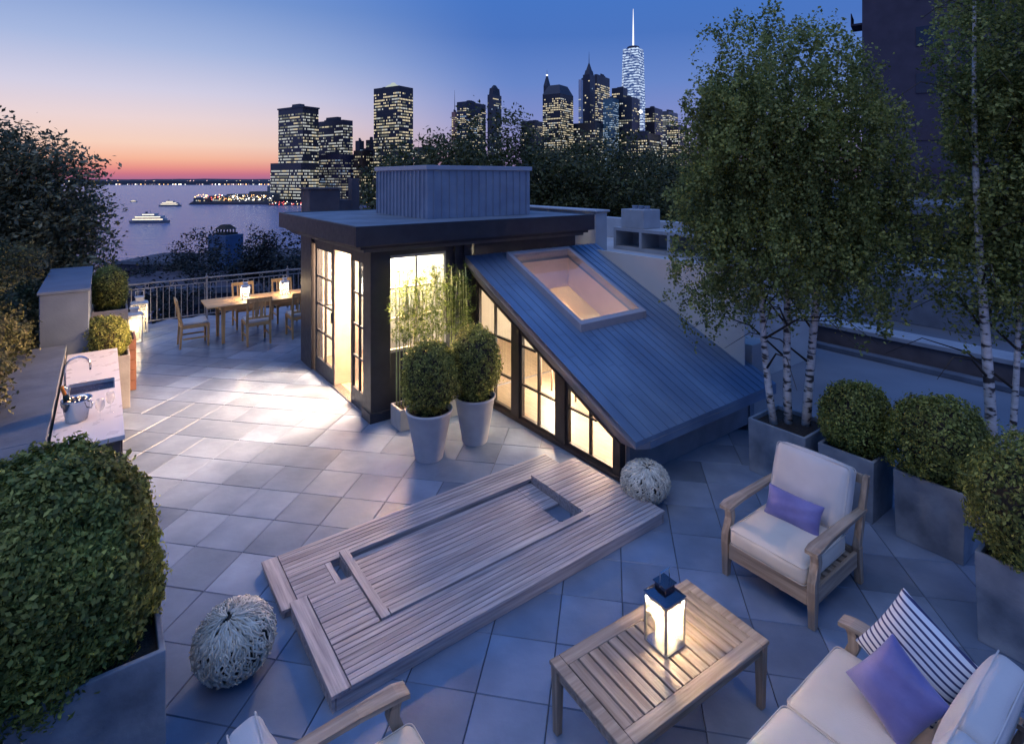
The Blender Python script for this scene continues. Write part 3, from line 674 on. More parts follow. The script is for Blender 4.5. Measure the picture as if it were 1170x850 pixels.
# =================================================================== TWIG BALLS
def twig_ball(loc, label, r_, h_, n, seed, rz=0.0):
    t = thing('twig_ball', label, 'ornament', loc, rz, 'woven twig balls on the paving')
    rr=random.Random(seed); m=MB(); a,c=r_,h_/2
    tilt=Matrix.Rotation(0.35,3,'X')@Matrix.Rotation(rr.uniform(0,6),3,'Z')
    for k in range(n):
        ph=rr.uniform(0,6.283); th0=rr.uniform(0.05,2.6); ln=rr.uniform(0.35,0.8); curl=rr.uniform(-0.22,0.22); lift=rr.uniform(0.96,1.03); P=[]
        for s in range(6):
            th=th0+ln*s/5; p2=ph+curl*s/5+0.06*math.sin(s*2+k); rad=lift*(1+ (0.06*rr.random() if s in(0,5) else 0.0))
            v=tilt@Vector((math.sin(th)*math.cos(p2),math.sin(th)*math.sin(p2),math.cos(th)))*rad
            P.append((v.x*a,v.y*a,max(0.006,c+v.z*c)))
        m.tube(P,[0.0045,0.0062,0.0068,0.0068,0.0062,0.0045],5)
    m.build('twigs',TWIG,t,smooth=True)
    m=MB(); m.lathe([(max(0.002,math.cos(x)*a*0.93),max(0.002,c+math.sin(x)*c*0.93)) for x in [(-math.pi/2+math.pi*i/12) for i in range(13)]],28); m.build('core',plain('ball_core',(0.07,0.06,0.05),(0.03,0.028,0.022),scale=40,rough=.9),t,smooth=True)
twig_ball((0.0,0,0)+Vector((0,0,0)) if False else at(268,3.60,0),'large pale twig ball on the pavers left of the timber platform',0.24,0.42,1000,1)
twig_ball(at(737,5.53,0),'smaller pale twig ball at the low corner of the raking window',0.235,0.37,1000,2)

# =================================================================== FURNITURE
def cushion_mesh(lx,ly,lz,r_,bulge=0.02,n=14,pinch=0.0):
    """boxed cushion centred at origin"""
    m=MB(); idx={}; 
    def key(p): return (round(p[0],5),round(p[1],5),round(p[2],5))
    def spacing(i): 
        t=-math.cos(math.pi*i/n); return t
    def conv(q):
        x,y,z=q[0]*lx/2,q[1]*ly/2,q[2]*lz/2
        ix=max(-lx/2+r_,min(lx/2-r_,x)); iy=max(-ly/2+r_,min(ly/2-r_,y)); iz=max(-lz/2+r_,min(lz/2-r_,z))
        d=Vector((x-ix,y-iy,z-iz)); 
        if d.length>1e-6: d=d.normalized()*r_
        p=Vector((ix,iy,iz))+d
        b1=(1-q[0]**2)*(1-q[1]**2)
        p.z+=(1 if q[2]>0 else -1)*bulge*b1*(abs(q[2]))
        p.x+= (bulge*0.5)*q[0]*abs(q[0])*(1-q[1]**2)*(1-q[2]**2); p.y+=(bulge*0.5)*q[1]*abs(q[1])*(1-q[0]**2)*(1-q[2]**2)
        p.z+=0.0035*math.sin(p.x*17+1+2*p.y)*math.sin(p.y*13+2)+0.0015*math.sin(p.x*41+p.y*29)
        return p
    for ax in range(3):
        for sg in (-1,1):
            g=[]
            for i in range(n+1):
                row=[]
                for j in range(n+1):
                    q=[0,0,0]; q[ax]=sg; q[(ax+1)%3]=spacing(i); q[(ax+2)%3]=spacing(j); k=key(q)
                    if k not in idx: idx[k]=len(m.v); m.v.append(tuple(conv(q)))
                    row.append(idx[k])
                g.append(row)
            for i in range(n):
                for j in range(n):
                    f=(g[i][j],g[i+1][j],g[i+1][j+1],g[i][j+1]); m.f.append(f if sg>0 else f[::-1]); m.m.append(0)
    return m
def piping(lx,ly,lz,r_):
    m=MB()
    for s in (-1,1):
        z=s*(lz/2-r_*0.35); P=[]; a,b_=lx/2-0.004,ly/2-0.004; c=0.03
        for (cx,cy,t0) in ((a-c,b_-c,0),(-a+c,b_-c,90),(-a+c,-b_+c,180),(a-c,-b_+c,270)):
            for k in range(4): an=R(t0+30*k); P.append((cx+c*math.cos(an),cy+c*math.sin(an),z))
        P.append(P[0]); P.append(P[1]); m.tube(P,0.004,5,cap=False)
    return m
def pillow_mesh(lx,ly,lz,n=18):
    m=MB(); g={}
    for s in (-1,1):
        for i in range(n+1):
            for j in range(n+1):
                x=-1+2*i/n; y=-1+2*j/n; e=max(0,(1-x**4)*(1-y**4))**0.55*(1-0.35*(x*x+y*y)/2)
                if e==0 and s==1 and (i in(0,n) or j in (0,n)): g[(1,i,j)]=g[(-1,i,j)]; continue
                px_=lx/2*x*(1-0.07*(1-y*y)); py_=ly/2*y*(1-0.07*(1-x*x))
                g[(s,i,j)]=len(m.v); m.v.append((px_,py_,s*lz/2*e+0.003*math.sin(9*x+4*y*s)*e))
        for i in range(n):
            for j in range(n):
                f=(g[(s,i,j)],g[(s,i+1,j)],g[(s,i+1,j+1)],g[(s,i,j+1)]); m.f.append(f if s>0 else f[::-1]); m.m.append(0)
    return m
TWm=[wood('teak',*TW,i) for i in range(3)]
def seat_unit(name,label,cat,loc,rz,W,ncush,group=None):
    """teak lounge seat facing local +x, width W along y"""
    t=thing(name,label,cat,loc,rz,group); hw=W/2; Dp=0.74
    xf,xb=0.36,-0.38
    for s in (-1,1):
        y=s*(hw-0.03)
        m=MB(); m.hexa([(xf-0.035,y-0.024,0),(xf+0.012,y-0.024,0),(xf+0.012,y+0.024,0),(xf-0.035,y+0.024,0)],[(xf-0.045,y-0.03,0.27),(xf+0.02,y-0.03,0.27),(xf+0.02,y+0.03,0.27),(xf-0.045,y+0.03,0.27)]); m.build('leg',TWm[2],t,bevel=0.004)
        # curved arm post
        m=MB(); prof=[(0.27,-0.045,0.02),(0.33,-0.05,0.015),(0.39,-0.075,-0.012),(0.45,-0.095,-0.035),(0.50,-0.085,-0.03),(0.55,-0.06,-0.005)]
        for (z0,a0,c0),(z1,a1,c1) in zip(prof,prof[1:]):
            m.hexa([(xf+a0,y-0.028,z0),(xf+c0,y-0.028,z0),(xf+c0,y+0.028,z0),(xf+a0,y+0.028,z0)],[(xf+a1,y-0.028,z1),(xf+c1,y-0.028,z1),(xf+c1,y+0.028,z1),(xf+a1,y+0.028,z1)])
        m.build('arm_post',TWm[2],t)
        m=MB(); m.hexa([(xb-0.06,y-0.026,0),(xb-0.015,y-0.026,0),(xb-0.015,y+0.026,0),(xb-0.06,y+0.026,0)],[(xb-0.03,y-0.03,0.30),(xb+0.03,y-0.03,0.30),(xb+0.03,y+0.03,0.30),(xb-0.03,y+0.03,0.30)])
        m.build('leg',TWm[2],t,bevel=0.004)
        m=MB(); m.hexa([(xb-0.03,y-0.026,0.30),(xb+0.03,y-0.026,0.30),(xb+0.03,y+0.026,0.30),(xb-0.03,y+0.026,0.30)],[(xb-0.20,y-0.022,0.80),(xb-0.155,y-0.022,0.80),(xb-0.155,y+0.022,0.80),(xb-0.20,y+0.022,0.80)]); m.build('back_post',TWm[2],t,bevel=0.004)
        # armrest: flat board widening to the front, slightly cambered
        m=MB(); A_=[(xb-0.12,0.028,0.565),(xb+0.15,0.034,0.570),(xf-0.25,0.040,0.572),(xf-0.05,0.050,0.566),(xf+0.015,0.046,0.552)]
        for (x0,w0,z0),(x1,w1,z1) in zip(A_,A_[1:]):
            m.hexa([(x0,y-w0,z0-0.026),(x0,y+w0,z0-0.026),(x0,y+w0,z0),(x0,y-w0,z0)],[(x1,y-w1,z1-0.026),(x1,y+w1,z1-0.026),(x1,y+w1,z1),(x1,y-w1,z1)])
        m.build('armrest',TWm[0],t)
        m=MB(); m.box(xb+0.03,xf-0.045,y-0.014,y+0.014,0.155,0.27); m.build('side_rail',TWm[0],t,bevel=0.004)
    m=MB(); m.box(xf-0.03,xf+0.008,-hw+0.062,hw-0.062,0.15,0.268); m.build('front_rail',TWm[1],t,bevel=0.004)
    m=MB(); m.box(xb-0.02,xb+0.012,-hw+0.058,hw-0.058,0.17,0.268); m.build('back_rail',TWm[1],t,bevel=0.004)
    m=MB()
    for k in range(7): x=xb+0.06+k*0.09; m.box(x,x+0.06,-hw+0.045,hw-0.045,0.235,0.255)
    m.build('seat_slats',TWm[1],t)
    m=MB(); m.bar((xb-0.165,-hw+0.054,0.765),(xb-0.165,hw-0.054,0.765),0.026,0.07)
    for k in range(int(W/0.11)-1):
        y=-hw+0.11+k*0.11; m.bar((xb+0.0,y,0.27),(xb-0.155,y,0.735),0.014,0.05,up=(0,1,0))
    m.build('back_frame',TWm[2],t)
    cw=(W-0.13)/ncush
    for k in range(ncush):
        y=-(W-0.13)/2+cw*(k+0.5)
        o=cushion_mesh(0.68,cw-0.008,0.15,0.045,0.028).build('seat_cushion',FABRIC,t,smooth=True); o.location=(0.045,y,0.343)
        p=piping(0.68,cw-0.008,0.15,0.045).build('piping',FABRIC,o,smooth=True)
        o=cushion_mesh(0.50,cw-0.01,0.15,0.05,0.03).build('back_cushion',FABB,t,smooth=True); o.location=(xb+0.035,y,0.645); o.rotation_euler=(0,R(-90-19),0)
        piping(0.50,cw-0.01,0.15,0.05).build('piping',FABB,o,smooth=True)
    return t
seat_unit('armchair','teak armchair with cream cushions between coffee table and square planters','armchair',U(4.42,2.235,0),TH+math.pi,0.74,1,'teak armchairs with cream cushions')
seat_unit('armchair','teak armchair cut off at the bottom edge below the timber platform','armchair',U(0.90,2.30,0),TH,0.76,1,'teak armchairs with cream cushions')
seat_unit('sofa','long teak sofa with cream seat cushions in the near right corner','sofa',U(2.62,1.13,0),TH+math.pi/2,2.0,3)
# throw pillows
def throw(name,label,loc,rot,lx,ly,lz,mat,group=None):
    o=pillow_mesh(lx,ly,lz).build(name,mat,None,smooth=True); o.location=loc; o.rotation_euler=rot; tag(o,label,'pillow',group)
    s=o.modifiers.new('s','SUBSURF'); s.levels=1; s.render_levels=1; return o
throw('throw_pillow','violet satin lumbar pillow lying against the back of the armchair beside the planters',U(4.50,2.25,0.52),(Matrix.Rotation(TH,4,'Z')@Matrix.Rotation(R(-66),4,'Y')@Matrix.Rotation(R(3),4,'X')).to_euler(),0.25,0.46,0.13,SATIN)
def lean(ex, ey, deg):
    uu=Vector((CT,ST,0)); vv=Vector((-ST,CT,0)); w_=Vector((0,0,1))*math.cos(R(deg))+uu*math.sin(R(deg))
    X=(vv*ex[0]+w_*ex[1]).normalized(); Y=(vv*ey[0]+w_*ey[1]).normalized(); Z=X.cross(Y)
    return Matrix((X,Y,Z)).transposed().to_euler()
throw('throw_pillow','navy and white striped pillow standing on the sofa beside its far arm',U(3.46,1.08,0.68),lean((.45,-.893),(-.893,-.45),22),0.44,0.44,0.15,STRIPE)
throw('throw_pillow','violet satin pillow leaning on the striped pillow on the sofa',U(3.25,1.10,0.60),lean((.50,-.866),(-.866,-.50),34),0.35,0.35,0.14,SATIN)
throw('throw_pillow','violet satin pillow on the armchair cut off at the bottom edge',U(0.80,2.30,0.53),(Matrix.Rotation(TH,4,'Z')@Matrix.Rotation(R(66),4,'Y')).to_euler(),0.25,0.46,0.13,SATIN)

# coffee table
ct=thing('coffee_table','low slatted teak table carrying the lit lantern','coffee table',U(2.665,2.11,0),TH-R(3.5))
hx,hy=0.60,0.31; H=0.41
m=MB(); fb=0.085
m.box(-hx,-hx+0.07,-hy,hy,H-0.024,H); m.box(hx-0.07,hx,-hy,hy,H-0.024,H)
m.box(-hx+0.072,hx-0.072,-hy,-hy+fb,H-0.024,H); m.box(-hx+0.072,hx-0.072,hy-fb,hy,H-0.024,H)
m2=MB(); n=14; w_=(2*hx-0.144)/n
for k in range(n): x=-hx+0.072+k*w_; m2.box(x+0.006,x+w_-0.006,-hy+fb+0.001,hy-fb-0.001,H-0.022,H-0.001)
m.build('top_frame',TWm[0],ct,bevel=0.004); m2.build('top_slats',TWm[1],ct,bevel=0.003)
m=MB(); m.box(-hx+0.06,hx-0.06,-hy+0.02,-hy+0.04,H-0.085,H-0.025); m.box(-hx+0.06,hx-0.06,hy-0.04,hy-0.02,H-0.085,H-0.025); m.box(-hx+0.02,-hx+0.04,-hy+0.06,hy-0.06,H-0.085,H-0.025); m.box(hx-0.04,hx-0.02,-hy+0.06,hy-0.06,H-0.085,H-0.025)
m.build('apron',TWm[0],ct,bevel=0.003)
for sx in(-1,1):
    for sy in(-1,1):
        x,y=sx*(hx-0.035),sy*(hy-0.035); m=MB(); m.hexa([(x-.02,y-.02,0),(x+.02,y-.02,0),(x+.02,y+.02,0),(x-.02,y+.02,0)],[(x-.028,y-.028,H-.026),(x+.028,y-.028,H-.026),(x+.028,y+.028,H-.026),(x-.028,y+.028,H-.026)]); m.build('leg',TWm[2],ct,bevel=0.004)

# lanterns
def lantern(label,loc,rz,w_,h,mat,power,group=None,candles=((0,0,0.5),)):
    t=thing('lantern',label,'lantern',loc,rz,group); a=w_/2; p=0.007 if w_<0.2 else 0.011
    m=MB(); m.box(-a,a,-a,a,0,0.014)
    for sx in(-1,1):
        for sy in(-1,1): x,y=sx*(a-p),sy*(a-p); m.box(x-p,x+p,y-p,y+p,0.014,h)
    for s in(-1,1):
        m.box(-a+2*p,a-2*p,s*(a-p)-p,s*(a-p)+p,h-0.02,h); m.box(s*(a-p)-p,s*(a-p)+p,-a+2*p,a-2*p,h-0.02,h)
    m.build('frame',mat,t,bevel=0.0015)
    m=MB()
    for s in(-1,1): m.box(-a+2*p,a-2*p,s*(a-p)-0.0012,s*(a-p)+0.0012,0.014,h-0.02); m.box(s*(a-p)-0.0012,s*(a-p)+0.0012,-a+2*p,a-2*p,0.014,h-0.02)
    m.build('pane',FROST,t)
    m=MB(); b1,b2,b3=a*1.06,a*0.52,a*0.48; z=h+0.001
    def rg(x,z): return [(-x,-x,z),(x,-x,z),(x,x,z),(-x,x,z)]
    m.hexa(rg(b1,z),rg(b2,z+w_*0.12)); m.hexa(rg(b3,z+w_*0.12+0.001),rg(b3,z+w_*0.40)); m.hexa(rg(b3*1.25,z+w_*0.40+.001),rg(b3*1.2,z+w_*0.44))
    m.build('cap',plain('dark_mirror_steel',(0.20,0.20,0.24),(0.16,0.16,0.2),rough=.18,metal=.95,bump=0) if mat is STEEL else mat,t,bevel=0.002)
    m=MB(); zt=z+w_*0.44; m.tube([(-b3,0,z+w_*0.3),(-b3,0,zt+w_*0.36),(b3,0,zt+w_*0.36),(b3,0,z+w_*0.3)],w_*0.022,6); m.build('handle',mat,t)
    for (x,y,hh) in candles:
        m=MB(); r_=w_*0.13; m.lathe([(r_,0.015),(r_,h*hh),(r_*0.8,h*hh+0.003),(0.001,h*hh-0.004)],20,c=(x*a,y*a)); cdl=m.build('candle',WAX,t,smooth=True)
        m=MB(); z0=h*hh+0.006; m.lathe([(0.001,z0),(w_*0.035,z0+w_*0.05),(w_*0.028,z0+w_*0.11),(0.001,z0+w_*0.22)],10,c=(x*a,y*a),cap=False); m.build('flame',FLAME,cdl,smooth=True)
    x,y,hh=candles[0]; lamp('candle_light','POINT',(x*a*0.4,y*a*0.4,h*0.62),power,(1.0,0.72,0.42),w_*0.12,t)
    return t
lantern('bright steel lantern on the slatted coffee table',U(2.72,2.13,0.41),TH-R(3),0.172,0.30,STEEL,30.0,candles=((-0.25,0.2,0.62),(0.3,-0.25,0.35)))
LG='white lanterns with candles'
lantern('shorter white lantern on the paving by the left end of the railing',U(0.50,13.2,0),TH,0.27,0.55,WHITEP,14,LG,((-0.3,0,0.4),(0.35,0.2,0.32)))
lantern('taller white lantern on the paving by the left end of the railing',U(0.62,13.95,0),TH,0.29,0.62,WHITEP,15,LG,((0,0,0.5),(0.35,-0.3,0.35)))
lantern('small white lantern on the dining table, nearer its free end',U(2.35,12.35,0.75),TH,0.155,0.27,WHITEP,24,LG)
lantern('small white lantern on the dining table, nearer the pavilion wall',U(3.13,12.40,0.75),TH,0.155,0.27,WHITEP,24,LG)

# dining set
TDm=[wood('honey_teak',*TD,i,) for i in range(3)]
tt=thing('dining_table','honey teak dining table beside the railing','table',U(2.75,12.35,0),TH)
m=MB()
for k in range(7): y=-0.44+k*0.88/7; m.box(-1.15,1.15,y+0.002,y+0.88/7-0.002,0.722,0.75)
m.build('tabletop',TDm[0],tt,bevel=0.003)
m=MB(); m.box(-0.9,0.9,-0.36,-0.335,0.63,0.72); m.box(-0.9,0.9,0.335,0.36,0.63,0.72); m.box(-0.9,-0.875,-0.33,0.33,0.63,0.72); m.box(0.875,0.9,-0.33,0.33,0.63,0.72); m.build('apron',TDm[0],tt)
for sx in(-1,1):
    for sy in(-1,1): m=MB(); x,y=sx*0.86,sy*0.33; m.hexa([(x-.025,y-.025,0),(x+.025,y-.025,0),(x+.025,y+.025,0),(x-.025,y+.025,0)],[(x-.037,y-.037,.718),(x+.037,y-.037,.718),(x+.037,y+.037,.718),(x-.037,y+.037,.718)]); m.build('leg',TDm[2],tt,bevel=.003)
def dining_chair():
    t=thing('dining_chair','','chair',(0,0,0),0,'teak dining chairs around the table')
    for s in(-1,1):
        m=MB(); x,y=0.22,s*0.205; m.hexa([(x-.016,y-.016,0),(x+.016,y-.016,0),(x+.016,y+.016,0),(x-.016,y+.016,0)],[(x-.024,y-.024,.43),(x+.024,y-.024,.43),(x+.024,y+.024,.43),(x-.024,y+.024,.43)]); m.build('leg',TDm[2],t,bevel=.003)
        m=MB(); x=-0.22; m.hexa([(x-.045,y-.016,0),(x-.012,y-.016,0),(x-.012,y+.016,0),(x-.045,y+.016,0)],[(x-.02,y-.022,.43),(x+.022,y-.022,.43),(x+.022,y+.022,.43),(x-.02,y+.022,.43)])
        m.build('leg',TDm[2],t,bevel=.003)
        m=MB(); m.hexa([(x-.02,y-.022,.43),(x+.022,y-.022,.43),(x+.022,y+.022,.43),(x-.02,y+.022,.43)],[(x-.10,y-.018,.92),(x-.068,y-.018,.92),(x-.068,y+.018,.92),(x-.10,y+.018,.92)]); m.build('back_post',TDm[2],t,bevel=.003)
        m=MB(); m.box(-.2,.196,y-.012,y+.012,.37,.43); m.box(-.2,.196,y-.008,y+.008,.16,.19); m.build('side_rail',TDm[0],t)
    m=MB(); m.box(.208,.232,-.18,.18,.37,.43); m.box(-.232,-.208,-.182,.182,.37,.43); m.build('seat_rail',TDm[1],t)
    m=MB(); m.bar((-.297,-.183,.885),(-.297,.183,.885),.022,.07); m.bar((-.235,-.183,.53),(-.235,.183,.53),.02,.04)
    for y,w_ in((-.105,.03),(-.045,.055),(.045,.055),(.105,.03)): m.bar((-.238,y,.545),(-.288,y,.855),.012,w_,up=(0,1,0))
    m.bar((-.262,-.07,.70),(-.262,.07,.70),.014,.03)
    m.build('backrest',TDm[2],t)
    o=cushion_mesh(.44,.42,.055,.02,.01,10).build('seat_cushion',FABB,t,smooth=True); o.location=(.0,0,.458); return t
proto=dining_chair(); first=True
for (u,v,a,lb) in ((1.42,12.28,0,'teak dining chair at the free end of the table seen from the side'),
                   (2.43,11.75,90,'teak dining chair with its back to the camera in the middle of the near side'),
                   (3.26,11.75,90,'teak dining chair on the near side half hidden by the pavilion'),
                   (2.50,13.15,-90,'teak dining chair on the railing side behind the lantern nearer the free end'),
                   (3.32,13.15,-90,'teak dining chair on the railing side behind the lantern nearer the pavilion')):
    c=proto if first else copy_tree(proto); first=False
    c.location=U(u,v,0); c.rotation_euler=(0,0,TH+R(a)); c['label']=lb

# railing
rl=thing('railing','grey metal railing with small rings under its top rail, behind the dining set','railing',U(0.15,14.46,0),TH)
Lr=6.2
m=MB(); m.bar((0,0,.93),(Lr,0,.93),.045,.03); m.build('top_rail',RAILM,rl,bevel=.004)
m=MB(); m.bar((0,0,.82),(Lr,0,.82),.02,.02); m.bar((0,0,.10),(Lr,0,.10),.02,.025); m.build('lower_rails',RAILM,rl)
m=MB()
k=0.16
while k<Lr:
    P=[(k+.035*math.cos(a),0,.874+.035*math.sin(a)) for a in [2*math.pi*i/14 for i in range(16)]]; m.tube(P,.006,5,cap=False); k+=.465
m.build('rings',RAILM,rl,smooth=True)
mb_=MB(); mb_.box(-.007,.007,-.007,.007,.112,.81); b0=mb_.build('baluster',RAILM,rl); k=.115; b0.location=(k,0,0)
while k<Lr-.15:
    k+=.116; c=b0.copy(); COL.objects.link(c); c.parent=rl; c.location=(k,0,0)
for x in (0.0,1.78,3.56,5.3):
    m=MB(); m.box(x-.02,x+.02,-.02,.02,0,.915) if x==0 else m.box(x-.02,x+.02,-.045,-.005-.0,0,.915); m.box(x-.028,x+.028,-.05,.03,.946,.965); m.tube([(x,-.01,.965),(x,-.01,1.03)],.012,8); m.build('post',RAILM,rl)

# =================================================================== LEFT PARAPET, COUNTER
t=thing('parapet_wall','long low wall with blue grey coping left of the white counter','wall',U(-0.62,5.0,0),TH)
m=MB(); m.box(-.23,.225,-7.5,4.45,-0.3,.93); m.build('wall',plain('beige_render',(0.46,0.42,0.38),(0.38,0.35,0.32),rough=.85),t)
m=MB(); m.box(-.30,.235,-7.5,-2.4,.932,1.0); m.box(-.30,.235,-2.396,1.1,.932,1.0); m.box(-.30,.235,1.104,4.45,.932,1.0); m.build('coping',COPE,t,bevel=.006)
t=thing('wall_block','tall blue grey rendered wall block at the end of the low wall','wall',U(-0.42,10.65,0),TH)
m=MB(); m.box(-.25,.27,-1.18,1.2,-.2,1.68); m.build('body',plain('grey_blue_render',(0.13,0.18,0.25),(0.09,0.13,0.19),rough=.8,scale=2),t,bevel=.01)
m=MB(); m.box(-.27,.29,-1.2,1.22,1.682,1.72); m.build('coping',plain('grey_blue_render',(0.3,0.33,0.37)),t,bevel=.006)
t=thing('kitchen_counter','white stone outdoor counter with inset sink','counter',U(-0.12,7.7,0),TH)
m=MB(); X0,X1,Y0,Y1=-.25,.28,-1.62,1.58; S=(-.17,.22,-.17,.20)
m.box(X0,S[0],Y0,Y1,.86,.90); m.box(S[1],X1,Y0,Y1,.86,.90); m.box(S[0],S[1],Y0,S[2],.86,.90); m.box(S[0],S[1],S[3],Y1,.86,.90); m.build('worktop',COUNTER,t)
m=MB(); m.box(-.25,.25,-1.58,1.55,0.05,.855); m.build('cabinet',plain('dark_cabinet',(0.07,0.075,0.09),rough=.5),t,bevel=.003)
m=MB()
for k in range(5): m.box(.252,.266,-1.56+k*.62,-1.56+k*.62+.61,.08,.84)
m.build('cabinet_doors',plain('dark_cabinet2',(0.09,0.095,0.11),rough=.45),t,bevel=.003)
sn=MB(); sn.box(S[0]+.002,S[1]-.002,S[2]+.002,S[3]-.002,.858,.868); sn.build('sink',plain('dark_sink',(0.035,0.04,0.09),rough=.25,metal=.4),t)
m=MB(); 
for (a,b_,c,d_) in ((S[0]-.008,S[1]+.008,S[2]-.008,S[2]),(S[0]-.008,S[1]+.008,S[3],S[3]+.008),(S[0]-.008,S[0],S[2],S[3]),(S[1],S[1]+.008,S[2],S[3])): m.box(a,b_,c,d_,.901,.905)
m.build('sink_rim',STEEL,t)
m=MB(); P=[(-.21,.02,.90),(-.21,.02,1.14)]+[(-.10-.11*math.cos(a),.02,1.14+.11*math.sin(a)) for a in [math.pi*i/10 for i in range(1,11)]]+[(.01,.02,1.09)]; m.tube(P,.011,10); m.tube([(-.21,.02,.90),(-.21,.02,.95)],.02,12); m.tube([(-.21,.02,.94),(-.21,-.06,.97)],.007,8); m.build('faucet',plain('bright_chrome',(0.85,0.86,0.88),rough=.12,metal=.9),t,smooth=True)
# ice bucket, bottle, glasses
ib=thing('ice_bucket','steel ice bucket standing near the front of the counter','bucket',U(-0.20,6.72,.90),0)
m=MB(); m.lathe([(.078,0),(.085,.004),(.112,.19),(.122,.20),(.122,.208),(.108,.205),(.082,.012),(.001,.01)],40,cap=False); m.build('body',plain('bright_chrome',(0.85,0.86,0.88)),ib,smooth=True)
for s in(-1,1):
    m=MB(); m.tube([(s*.11,0,.185),(s*.145,0,.18),(s*.15,0,.15),(s*.142,0,.12),(s*.10,0,.125)],.006,8); m.build('handle',STEEL,ib,smooth=True)
m=MB(); rr=random.Random(3)
for k in range(46):
    x,y=rr.uniform(-.075,.075),rr.uniform(-.075,.075)
    if x*x+y*y<.0062: s=.013; z=.165+rr.uniform(0,.02); m.box(x-s,x+s,y-s,y+s,z,z+2*s)
m.build('ice',plain('ice',(0.12,0.14,0.18),rough=.1),ib,bevel=.003)
bt=thing('bottle','dark bottle with orange foil neck leaning in the ice bucket','bottle',U(-0.22,6.74,.935),TH); bt.rotation_euler=(R(8),R(-16),TH)
m=MB(); m.lathe([(.034,0),(.036,.01),(.036,.16),(.030,.20),(.016,.245)],24); m.build('body',plain('green_black_glass',(0.01,0.02,0.012),rough=.08),bt,smooth=True)
m=MB(); m.lathe([(.0165,.246),(.015,.27),(.0145,.315),(.017,.32),(.016,.335),(.004,.34)],20); m.build('foil',plain('orange_foil',(0.75,0.28,0.06),rough=.3,metal=.6),bt,smooth=True)
for (u,v,lb) in ((-0.02,6.58,'wine glass close beside the ice bucket'),(0.06,6.74,'wine glass nearer the open edge of the counter')):
    g=thing('wine_glass',lb,'glass',U(u,v,.90),0,'wine glasses on the counter')
    m=MB(); m.lathe([(.033,0),(.033,.002),(.006,.006),(.0035,.02),(.0035,.085)],24,cap=False); m.build('stem',CLEAR,g,smooth=True)
    m=MB(); m.lathe([(.0035,.085),(.022,.10),(.036,.135),(.036,.165),(.030,.205),(.0292,.205),(.0352,.165),(.035,.135),(.021,.102),(.001,.09)],24,cap=False); m.build('bowl',frosted('glass_bowl',(0.9,0.92,0.95),.3),g,smooth=True)

# =================================================================== NEIGHBOURING ROOFS (right)
NZ=-0.35
m=MB(); m.add([U(6.46,-6,NZ),U(12.4,-6,NZ),U(12.4,6.6,NZ),U(6.46,6.6,NZ),U(6.46,-6,-14),U(12.4,-6,-14),U(12.4,6.6,-14),U(6.46,6.6,-14)],[(0,1,2,3),(0,4,5,1),(1,5,6,2),(2,6,7,3),(3,7,4,0)])
nb=thing('neighbour_roof','flat blue grey roof lying just behind the square planters','building',U(6.46,0,NZ),TH)
nb.location=(0,0,0); nb.rotation_euler=(0,0,0); m.build('roof',ROOFN,nb)
m=MB(); m.add([U(6.46,-6,NZ+0.02),U(6.58,-6,NZ+0.02),U(6.58,3.9,NZ+0.02),U(6.46,3.9,NZ+0.02),U(6.46,-6,NZ+.25),U(6.58,-6,NZ+.25),U(6.58,3.9,NZ+.25),U(6.46,3.9,NZ+.25)],[(4,5,6,7),(0,1,5,4),(1,2,6,5),(2,3,7,6),(3,0,4,7)]); m.build('kerb',COPE,nb)
def wallbox(o,name,mat,u0,u1,v0,v1,z0,z1,bevel=.01):
    m=MB(); q=[U(u0,v0),U(u1,v0),U(u1,v1),U(u0,v1)]; m.hexa([(p.x,p.y,z0) for p in q],[(p.x,p.y,z1) for p in q]); return m.build(name,mat,o,bevel=bevel)
wallbox(nb,'flashing',COPE,12.1,12.3,-6,6.6,NZ+.002,NZ+.10)
w1=thing('neighbour_parapet','long brown parapet with pale coping across the flat roof behind the birches','wall',(0,0,0))
wallbox(w1,'wall',BRICKD,12.42,12.7,-8,9.5,-14,.05); wallbox(w1,'coping',plain('pale_coping',(0.30,0.34,0.39),(0.24,0.28,0.33)),12.36,12.95,-8,9.5,.052,.14)
n2=thing('neighbour_house','lower dark roofed house beyond the brown parapet','building',(0,0,0))
wallbox(n2,'body',plain('dusky_roof',(0.12,0.14,0.18),(0.09,0.11,0.14),scale=.5,rough=.8),12.96,19.5,-10,12,-14,-.25)
wallbox(n2,'parapet',plain('dusky_wall',(0.17,0.19,0.23),rough=.8),19.52,19.9,-10,12,-14,.75); wallbox(n2,'coping',plain('pale_coping',(0.3,0.34,0.39)),19.45,20.1,-10,12,.752,.85)
wallbox(n2,'roof_hatch',plain('dusky_wall',(0.17,0.19,0.23)),15.5,17.5,3.0,6.0,-.248,.9)
n3=thing('far_house','dark terraced house with dim windows seen between the two birches','building',(0,0,0))
wallbox(n3,'body',plain('night_brick',(0.10,0.09,0.11),(0.07,0.06,0.08),scale=2,rough=.9),24,32,-12,10,-14,1.9)
wallbox(n3,'cornice',plain('dusky_wall',(0.17,0.19,0.23)),23.7,32,-12,10,1.902,2.3)
for k in range(8):
    v=-9.5+k*2.3; wf=wallbox(n3,'window',plain('dark_pane',(0.03,0.04,0.07),rough=.1),23.93,23.99,v,v+1.1,-1.2,0.9,0)
